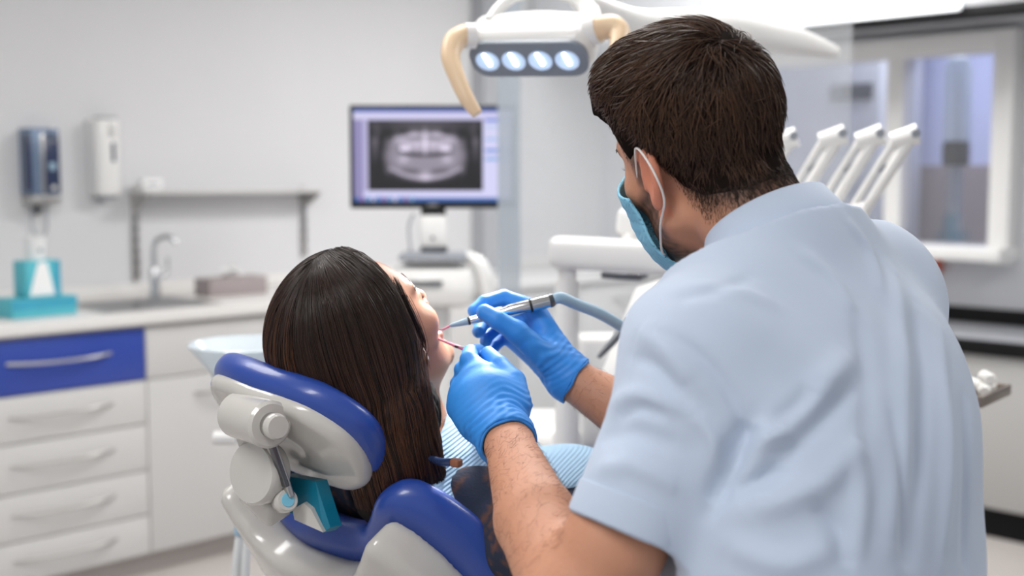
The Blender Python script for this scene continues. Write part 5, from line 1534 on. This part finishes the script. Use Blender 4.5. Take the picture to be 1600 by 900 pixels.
# trousers and shoes
hipL = np.array([0.312, 1.08, 0.86]) - RD * 0.09; hipR = np.array([0.312, 1.08, 0.86]) + RD * 0.09
ftL = np.array([hipL[0] - 0.02, hipL[1] + 0.0, 0.09]); ftR = np.array([hipR[0] + 0.03, hipR[1] + 0.0, 0.09])
def f_dtr(p):
    d = sd_chain(p, [hipL, hipL * 0.5 + ftL * 0.5 + FD * 0.02, ftL], [0.095, 0.072, 0.055], 0.01)
    d = np.minimum(d, sd_chain(p, [hipR, hipR * 0.5 + ftR * 0.5 + FD * 0.02, ftR], [0.095, 0.072, 0.055], 0.01))
    return smin(d, sd_ell(p, (hipL + hipR) / 2, (0.16, 0.11, 0.12), np.stack([RD, FD, ZV], 1)), 0.03)
lo, hi = in_box([hipL, hipR, ftL, ftR], 0.2); lo[2] = 0.02
sdf_obj('trousers', f_dtr, lo, hi, 0.012, M['trouser_fabric'], dentist)
for a in (ftL, ftR):
    g0 = np.array([a[0], a[1], 0.045]) - FD * 0.04; g1 = g0 + FD * 0.19 - ZV * 0.008
    sdf_obj('shoe', lambda p: np.maximum(smin(sd_cap(p, g0, g1, 0.045, 0.04), sd_cap(p, g0, g0 + ZV * 0.05, 0.042, 0.045), 0.02), -p[:, 2] + 0.002), np.minimum(g0, g1) - 0.09, np.maximum(g0, g1) + 0.12, 0.008, M['white_plastic'], dentist)

# ---- mask
def f_mask(p):
    q = (p - CDf) @ ADf
    s = np.stack([np.abs(q[:, 0]), q[:, 1], q[:, 2]], 1)
    base = smin(f_head(q, 1.0, True), sd_ell(q, (0, 0.065, -0.055), (0.050, 0.060, 0.058)), 0.03)
    sh = np.abs(base - 0.007 - 0.0003 * np.sin(q[:, 2] * 420) * np.clip((q[:, 1] - 0.05) * 40, 0, 1)) - 0.0016
    back = 0.046 + 0.10 * (q[:, 2] + 0.06)                 # side edge
    d = np.maximum(sh, back - q[:, 1])
    top = np.interp(q[:, 1], [0.03, 0.07, 0.12], [-0.022, -0.012, 0.014])
    d = np.maximum(d, q[:, 2] - top)
    return np.maximum(d, -0.122 - q[:, 2])
mask = sdf_obj('face_mask', f_mask, CD - 0.17, CD + 0.17, 0.0025, M['mask_blue'], dentist)
for s in (-1, 1):
    tubew('ear_loop', [dl(s * 0.058, 0.052, -0.026), dl(s * 0.068, 0.034, 0.002), dl(s * 0.078, 0.010, 0.028), dl(s * 0.082, -0.002, 0.037), dl(s * 0.089, -0.020, 0.030), dl(s * 0.090, -0.030, 0.006), dl(s * 0.084, -0.022, -0.024), dl(s * 0.080, 0.006, -0.052), dl(s * 0.070, 0.034, -0.082), dl(s * 0.060, 0.046, -0.092)], 0.0013, M['elastic'], mask, n=8)

# ---- hair
def f_dhair(p):
    q = (p - CDf) @ ADf
    d = sd_ell(q, (0, -0.008, 0.055), (0.0835, 0.108, 0.092))
    d = smin(d, sd_ell(q, (0.0, 0.040, 0.105), (0.068, 0.066, 0.040)), 0.03)          # fuller fringe
    d = smin(d, sd_ell(q, (-0.030, 0.078, 0.074), (0.040, 0.026, 0.036)), 0.02)
    hn = smin(f_head(q, 1.0, True, False), f_dneck(p), 0.025) - 0.0035 + 0.16 * np.clip(-0.020 - q[:, 2], 0, 0.05)
    d = smin(d, hn, 0.012)
    hl = hairline(q)
    # thin out towards the hairline
    d = d + 0.0055 * np.clip(1 - (-hl) / 0.03, 0, 1.6)
    d = smax(d, hl * 0.8, 0.004)
    return d
lo = CD - 0.2; hi = CD + 0.22
vH, qH = mesh_sdf(f_dhair, lo, hi, 0.0035)
hairD = mk('hair', vH, qH, M['hair_base_man'], dentist, world=True, angle=None)
def short_strands(n, K=7):
    tri = qH
    cen = vH[tri].mean(1)
    a = np.linalg.norm(np.cross(vH[tri[:, 1]] - vH[tri[:, 0]], vH[tri[:, 2]] - vH[tri[:, 0]]), axis=1)
    q0 = (cen - CDf) @ ADf
    idx = rng.choice(len(tri), n, p=a / a.sum())
    w = rng.dirichlet(np.ones(4), n)
    p0 = (vH[tri[idx]] * w[..., None]).sum(1).astype(np.float32)
    nr = grad(f_dhair, p0); nr /= np.linalg.norm(nr, axis=1)[:, None] + 1e-9
    q = (p0 - CDf) @ ADf
    keep = (hairline(q) < 0.004)
    p0 = p0[keep]; nr = nr[keep]; q = q[keep]; n = len(p0)
    hl = -hairline(q)
    L = 0.006 + 0.038 * np.clip(hl / 0.12, 0, 1) ** 1.2
    L = L * (0.75 + 0.5 * rng.random(n))
    whorl = np.array([0.015, -0.075, 0.105])
    path = np.zeros((n, K, 3), np.float32); p = p0 - nr * 0.003
    path[:, 0] = p
    seed = rng.normal(size=(n, 3)) * 0.22
    # clump field
    cl = np.round(q / 0.011); h = np.sin(cl @ np.array([12.9898, 78.233, 37.719])) * 43758.5453; h = h - np.floor(h)
    h2 = np.sin(cl @ np.array([39.3, 11.1, 83.1])) * 24634.6345; h2 = h2 - np.floor(h2)
    for k in range(1, K):
        ql = (p - CDf) @ ADf
        dv = ql - whorl
        sw = np.stack([-dv[:, 1], dv[:, 0], np.zeros(n)], 1) * 0.45
        fl = dv + sw * np.exp(-(np.linalg.norm(dv, axis=1) / 0.06) ** 2)[:, None] * 2
        top = np.clip((ql[:, 2] - 0.07) / 0.05, 0, 1)
        fl = fl / (np.linalg.norm(fl, axis=1)[:, None] + 1e-6)
        fl = fl + np.stack([-0.35 * top, 0.55 * top, -0.25 * (1 - top)], 1)
        fl = fl + seed + np.stack([h - 0.5, h2 - 0.5, h * h2 - 0.25], 1) * 0.55
        fw = fl @ ADf.T
        g = grad(f_dhair, p.astype(np.float32)); g /= np.linalg.norm(g, axis=1)[:, None] + 1e-9
        fw = fw - (fw * g).sum(1)[:, None] * g
        fw /= np.linalg.norm(fw, axis=1)[:, None] + 1e-9
        lift = (0.36 if k < 3 else 0.06) * (0.6 + 0.8 * h)[:, None]
        dr = fw + g * lift
        dr /= np.linalg.norm(dr, axis=1)[:, None]
        p = p + dr * (L / (K - 1))[:, None]
        path[:, k] = p
    W = np.ones((n, K)) * 0.00055 * (0.7 + 0.6 * rng.random((n, 1))); W[:, -1] = 0.00008; W[:, -2] *= 0.6
    W *= np.clip(0.55 + hl / 0.06, 0.5, 1.0)[:, None]
    mix = np.clip(0.5 * h + 0.5 * rng.random(n), 0, 1)[:, None, None]
    tp = np.linspace(0, 1, K)[None, :, None]
    c0 = np.array(s2l(30, 21, 17)); c1 = np.array(s2l(72, 50, 38)); c2 = np.array(s2l(120, 88, 66))
    col = c0 * (1 - mix) + c1 * mix
    col = col * (1 - 0.35 * tp * mix) + c2 * 0.35 * tp * mix
    return path, W, np.broadcast_to(col, (n, K, 3))
pp_, ww_, cc_ = short_strands(17000)
o = ribbons('hair_strands', pp_, ww_, M['hair_man'], hairD, np.ascontiguousarray(cc_)); o['kind'] = 'stuff'
# clipped hair fading out on the nape and behind the ears
qn = (v_db - CDf) @ ADf
sel = np.where((hairline(qn) < 0.008) & (np.linalg.norm(qn, axis=1) < 0.16) & (f_dhair(v_db) > -0.003) & (qn[:, 1] < 0.05) & ~((np.abs(qn[:, 0]) > 0.071) & (np.abs(qn[:, 2]) < 0.045) & (qn[:, 1] > -0.04)))[0]
sel = rng.choice(sel, 3500); pn = (v_db[sel] + rng.normal(size=(3500, 3)) * 0.0015).astype(np.float32)
gn = grad(f_dbody, pn); gn /= np.linalg.norm(gn, axis=1)[:, None] + 1e-9
pn = pn - f_dbody(pn)[:, None] * gn
dn2 = (np.array([0, -0.1, -1.0]) @ ADf.T) + rng.normal(size=(3500, 3)) * 0.3; dn2 = dn2 - (dn2 * gn).sum(1)[:, None] * gn; dn2 /= np.linalg.norm(dn2, axis=1)[:, None]
hl_ = np.clip(-hairline((pn - CDf) @ ADf) / 0.04, 0.1, 1)[:, None]
Ln = (0.003 + 0.008 * hl_) * (0.6 + 0.8 * rng.random((3500, 1)))
pth = np.stack([pn - gn * 0.0005, pn + Ln * (0.5 * dn2 + 0.16 * gn), pn + Ln * (dn2 + 0.20 * gn)], 1)
wn = np.array([[0.00030, 0.00024, 0.00006]]) * (0.5 + 0.6 * hl_)
o = ribbons('clipped_hair', pth, wn, M['hair_man'], hairD, np.tile(np.array(s2l(44, 31, 25)), (3500, 3, 1)).reshape(-1, 3, 3)); o['kind'] = 'stuff'
# eyes and lashes under the brow
for s in (-1, 1):
    L = []
    for k in range(12):
        t = -1 + 2 * k / 11
        b_ = np.array([s * (0.032 + 0.013 * t), 0.0895 - 0.004 * t * t - (0.003 if t > 0 else 0), 0.010])
        L.append([dl(*b_), dl(*(b_ + np.array([s * 0.2 * t, 0.8, 0.1]) * 0.005)), dl(*(b_ + np.array([s * 0.3 * t, 0.8, 0.5]) * 0.008))])
    o = ribbons('eyelashes', np.array(L), np.tile(np.array([0.0005, 0.0004, 0.0001]), (12, 1)), M['hair_man'], dentist, np.tile(np.array(s2l(24, 18, 16)), (12, 3, 1)).reshape(12, 3, 3)); o['kind'] = 'stuff'
eyebrows(CD, AD, 1.0, True, M['hair_man'], dentist, (34, 24, 20))
# forearm hair
def arm_hair(f, a, b, n, r):
    t = rng.random(n) * 0.9 + 0.05; ph = rng.random(n) * 2 * math.pi
    Ax = axis_frame(b - a)
    p = (a + t[:, None] * (b - a) + r * 1.6 * (np.cos(ph)[:, None] * Ax[:, 0] + np.sin(ph)[:, None] * Ax[:, 1])).astype(np.float32)
    for _ in range(6):
        g = grad(f, p); g /= np.linalg.norm(g, axis=1)[:, None] + 1e-9
        p = p - (f(p)[:, None] * g).astype(np.float32)
    g = grad(f, p); g /= np.linalg.norm(g, axis=1)[:, None]
    tn = rng.normal(size=(n, 3)) * 0.5 + nrm(b - a) * -0.4 + np.array([0.5, 0, -0.6]); tn -= (tn * g).sum(1)[:, None] * g; tn /= np.linalg.norm(tn, axis=1)[:, None]
    L = (0.006 + 0.006 * rng.random(n))[:, None]
    path = np.stack([p, p + L * 0.5 * (tn * 0.92 + g * 0.30), p + L * (tn + g * 0.28)], 1)
    W = np.tile(np.array([0.00011, 0.00009, 0.00003]), (n, 1))
    return path, W
h1_, w1_ = arm_hair(f_armL, WRL, ELL, 1500, 0.04)
h2_, w2_ = arm_hair(f_armR, WRR, ELR, 600, 0.04)
hh_ = np.concatenate([h1_, h2_]); wwv = np.concatenate([w1_, w2_])
o = ribbons('forearm_hair', hh_, wwv, M['hair_man'], dentist, np.tile(np.array(s2l(104, 66, 46)), (len(hh_), 3, 1)).reshape(-1, 3, 3)); o['kind'] = 'stuff'

# ---- gloves
def PX(l): return [P(*a) for a in l]
R_MCP = PX([(836, 484, 1.622), (824, 500, 1.645), (813, 516, 1.664), (806, 532, 1.678)])
R_F = [PX([(836, 482, 1.625), (787, 465, 1.628), (757, 473, 1.615), (741, 486, 1.603)]),
       PX([(824, 500, 1.645), (776, 492, 1.655), (753, 506, 1.635), (748, 518, 1.618)]),
       PX([(813, 516, 1.664), (780, 508, 1.675), (762, 524, 1.655), (759, 533, 1.640)]),
       PX([(806, 532, 1.678), (786, 528, 1.69), (772, 541, 1.675), (767, 548, 1.665)])]
R_T = PX([(856, 562, 1.588), (808, 519, 1.572), (777, 500, 1.567), (757, 488, 1.572)])
def f_gloveR(p):
    d = None
    for m in R_MCP:
        e = sd_cap(p, WRR, m, 0.024, 0.0145); d = e if d is None else smin(d, e, 0.016)
    d = smin(d, sd_cap(p, R_T[0], R_T[1], 0.019, 0.0145), 0.016)
    for k, fg in enumerate(R_F):
        r = (0.0108, 0.0108, 0.0102, 0.0090)[k]
        d = smin(d, sd_chain(p, fg, [r * 1.12, r * 1.0, r * 0.92, r * 0.82], 0.002), 0.005)
    d = smin(d, sd_chain(p, R_T[1:], [0.0142, 0.0122, 0.0108], 0.003), 0.006)
    cu = P(906, 600, 1.597)
    d = smin(d, sd_cap(p, WRR, cu, 0.0290, 0.0325), 0.012)
    ax = nrm(cu - WRR); pl = (p - P(899, 596, 1.598).astype(np.float32)) @ ax.astype(np.float32)
    d = np.maximum(d, pl)
    return np.maximum(d, -np.maximum(sd_cap(p, P(890, 590, 1.60), cu + ax * 0.03, 0.0290, 0.0310), -pl - 0.02))
L_W = P(790, 684, 1.405)
L_MCP = PX([(760, 588, 1.470), (740, 590, 1.472), (723, 612, 1.468), (719, 638, 1.460)])
L_F = [PX([(760, 588, 1.470), (733, 562, 1.492), (735, 552, 1.515), (748, 549, 1.530)]),
       PX([(740, 590, 1.472), (724, 578, 1.506), (732, 572, 1.530), (742, 570, 1.540)]),
       PX([(723, 612, 1.468), (717, 600, 1.505), (728, 594, 1.530), (740, 592, 1.538)]),
       PX([(719, 638, 1.460), (715, 628, 1.494), (726, 620, 1.518), (738, 616, 1.525)])]
L_T = PX([(808, 632, 1.440), (803, 596, 1.460), (780, 570, 1.485), (763, 553, 1.512)])
def f_gloveL(p):
    d = None
    for m in L_MCP:
        e = sd_cap(p, L_W, m, 0.026, 0.0160); d = e if d is None else smin(d, e, 0.018)
    d = smin(d, sd_cap(p, L_T[0], L_T[1], 0.018, 0.0145), 0.018)
    d = smin(d, sd_ell(p, P(763, 640, 1.445), (0.038, 0.026, 0.045)), 0.015)
    for k, fg in enumerate(L_F):
        r = (0.0112, 0.0112, 0.0106, 0.0095)[k]
        d = smin(d, sd_chain(p, fg, [r * 1.18, r * 1.02, r * 0.92, r * 0.82], 0.002), 0.006)
    d = smin(d, sd_chain(p, L_T[1:], [0.0135, 0.0112, 0.0096], 0.003), 0.0035)
    cu = P(797, 702, 1.392)
    d = smin(d, sd_cap(p, L_W, cu, 0.0290, 0.0325), 0.012)
    ax = nrm(P(797, 702, 1.385) - L_W); pl = (p - P(794, 692, 1.398).astype(np.float32)) @ ax.astype(np.float32)
    d = np.maximum(d, pl)
    return np.maximum(d, -np.maximum(sd_cap(p, L_W, cu + ax * 0.03, 0.0290, 0.0315), -pl - 0.02))
def wrinkle(c, ax, amp):
    c = np.array(c); ax = nrm(ax)
    def dsp(v, n):
        r = v - c; t = r @ ax; m = np.exp(-(t / 0.028) ** 2)
        s = r @ nrm(np.cross(ax, (0.3, 0.4, 0.9)))
        return amp * m * (np.sin(t * 700 + 5 * np.sin(s * 110)) + 0.6 * np.sin(t * 420 + s * 260 + 3 * np.sin(s * 60)))
    return dsp
lo, hi = in_box(R_MCP + R_T + [WRR] + [a for f_ in R_F for a in f_], 0.06)
gR = sdf_obj('glove', f_gloveR, lo, hi, 0.0019, M['nitrile'], dentist, disp=wrinkle(WRR + (R_MCP[1] - WRR) * 0.18, R_MCP[1] - WRR, 0.0007))
gR['label'] = 'blue glove holding the handpiece'
lo, hi = in_box(L_MCP + L_T + [L_W] + [a for f_ in L_F for a in f_], 0.06)
gL = sdf_obj('glove', f_gloveL, lo, hi, 0.0019, M['nitrile'], dentist, disp=wrinkle(L_W + (L_MCP[1] - L_W) * 0.22, L_MCP[1] - L_W, 0.0007))
gL['label'] = 'blue glove holding the dental mirror'
def cuff(parent, c, ax, r):
    A_ = axis_frame(ax); pts = [np.array(c) + r * (math.cos(t) * A_[:, 0] + math.sin(t) * A_[:, 1]) + nrm(ax) * 0.0012 * math.sin(5 * t) for t in np.linspace(0, 2 * math.pi, 41)]
    MB().tube(pts, 0.0017, 8, cap=False).build('cuff_bead', M['nitrile'], parent, world=True)
cuff(gR, P(899, 596, 1.598), P(906, 600, 1.597) - WRR, 0.0318)
cuff(gL, P(794, 692, 1.398), P(797, 702, 1.385) - L_W, 0.0318)

# ================================================================== INSTRUMENTS IN THE HANDS
hpA = P(703, 509, 1.588); hpB = P(858, 470, 1.598)
hx = nrm(hpB - hpA); HL = np.linalg.norm(hpB - hpA); HA = axis_frame(hx)
hand = thing('dental_handpiece', 'silver dental handpiece with light blue hose held to the mouth', 'handpiece', tuple(hpB))
at = lambda k: k * HL
MB().lathe([(0.0016, 0), (0.0028, at(0.02)), (0.0048, at(0.17)), (0.0052, at(0.18))], 20, hpA, HA).build('tip_sleeve', M['hose_blue'], hand, world=True)
MB().lathe([(0.0054, at(0.18)), (0.0054, at(0.20))], 20, hpA, HA).build('black_band', M['dark_plastic'], hand, world=True)
MB().lathe([(0.0050, at(0.20)), (0.0058, at(0.215)), (0.0062, at(0.40)), (0.0066, at(0.55)), (0.0086, at(0.60)), (0.0090, at(0.80))], 24, hpA, HA).build('barrel', M['chrome'], hand, world=True)
MB().lathe([(0.0092, at(0.80)), (0.0092, at(0.825))], 24, hpA, HA).build('black_band', M['dark_plastic'], hand, world=True)
MB().lathe([(0.0090, at(0.825)), (0.0092, at(0.93)), (0.0088, at(1.0))], 24, hpA, HA).build('coupling', M['chrome'], hand, world=True)
MB().lathe([(0.0094, at(1.0)), (0.0094, at(1.03)), (0.008, at(1.05))], 20, hpA, HA).build('swivel', M['dark_steel'], hand, world=True)
tubew('bur', [hpA, P(692, 515, 1.586), P(684, 516, 1.588)], [0.0016, 0.0013, 0.0008], M['pink_plastic'], hand, n=10, sm=0)
tubew('hose', [hpB + hx * 0.004, hpB + hx * 0.016, P(900, 475, 1.615), P(935, 489, 1.64), P(970, 509, 1.675), P(1005, 531, 1.72), P(1080, 575, 1.82), P(1170, 560, 2.0), P(1230, 480, 2.15)], [0.0075, 0.0078] + [0.0078] * 7, M['hose_blue'], hand, n=14)
mir = thing('dental_mirror', 'thin pink dental mirror handle held in the lower glove', 'dental mirror', tuple(P(775, 553, 1.515)))
tubew('handle', [P(712, 541, 1.553), P(740, 548, 1.533), P(776, 552, 1.512)], [0.0022, 0.0024, 0.0022], M['dark_steel'], mir, n=10, sm=0)
tubew('shank', [pl_(0.006, 0.082, -0.062), P(700, 536, 1.562), P(722, 544, 1.546), P(735, 547, 1.537)], [0.0012, 0.0016, 0.0026, 0.0027], M['pink_plastic'], mir, n=10, sm=0)
hm_ = P(696, 534, 1.565)
MB().lathe([(0.001, -0.0012), (0.006, -0.0012), (0.0065, 0), (0.006, 0.0012), (0.001, 0.0012)], 24, pl_(0.004, 0.080, -0.062), axis_frame((0.3, 0.6, 0.7))).build('mirror_head', M['chrome'], mir, world=True)
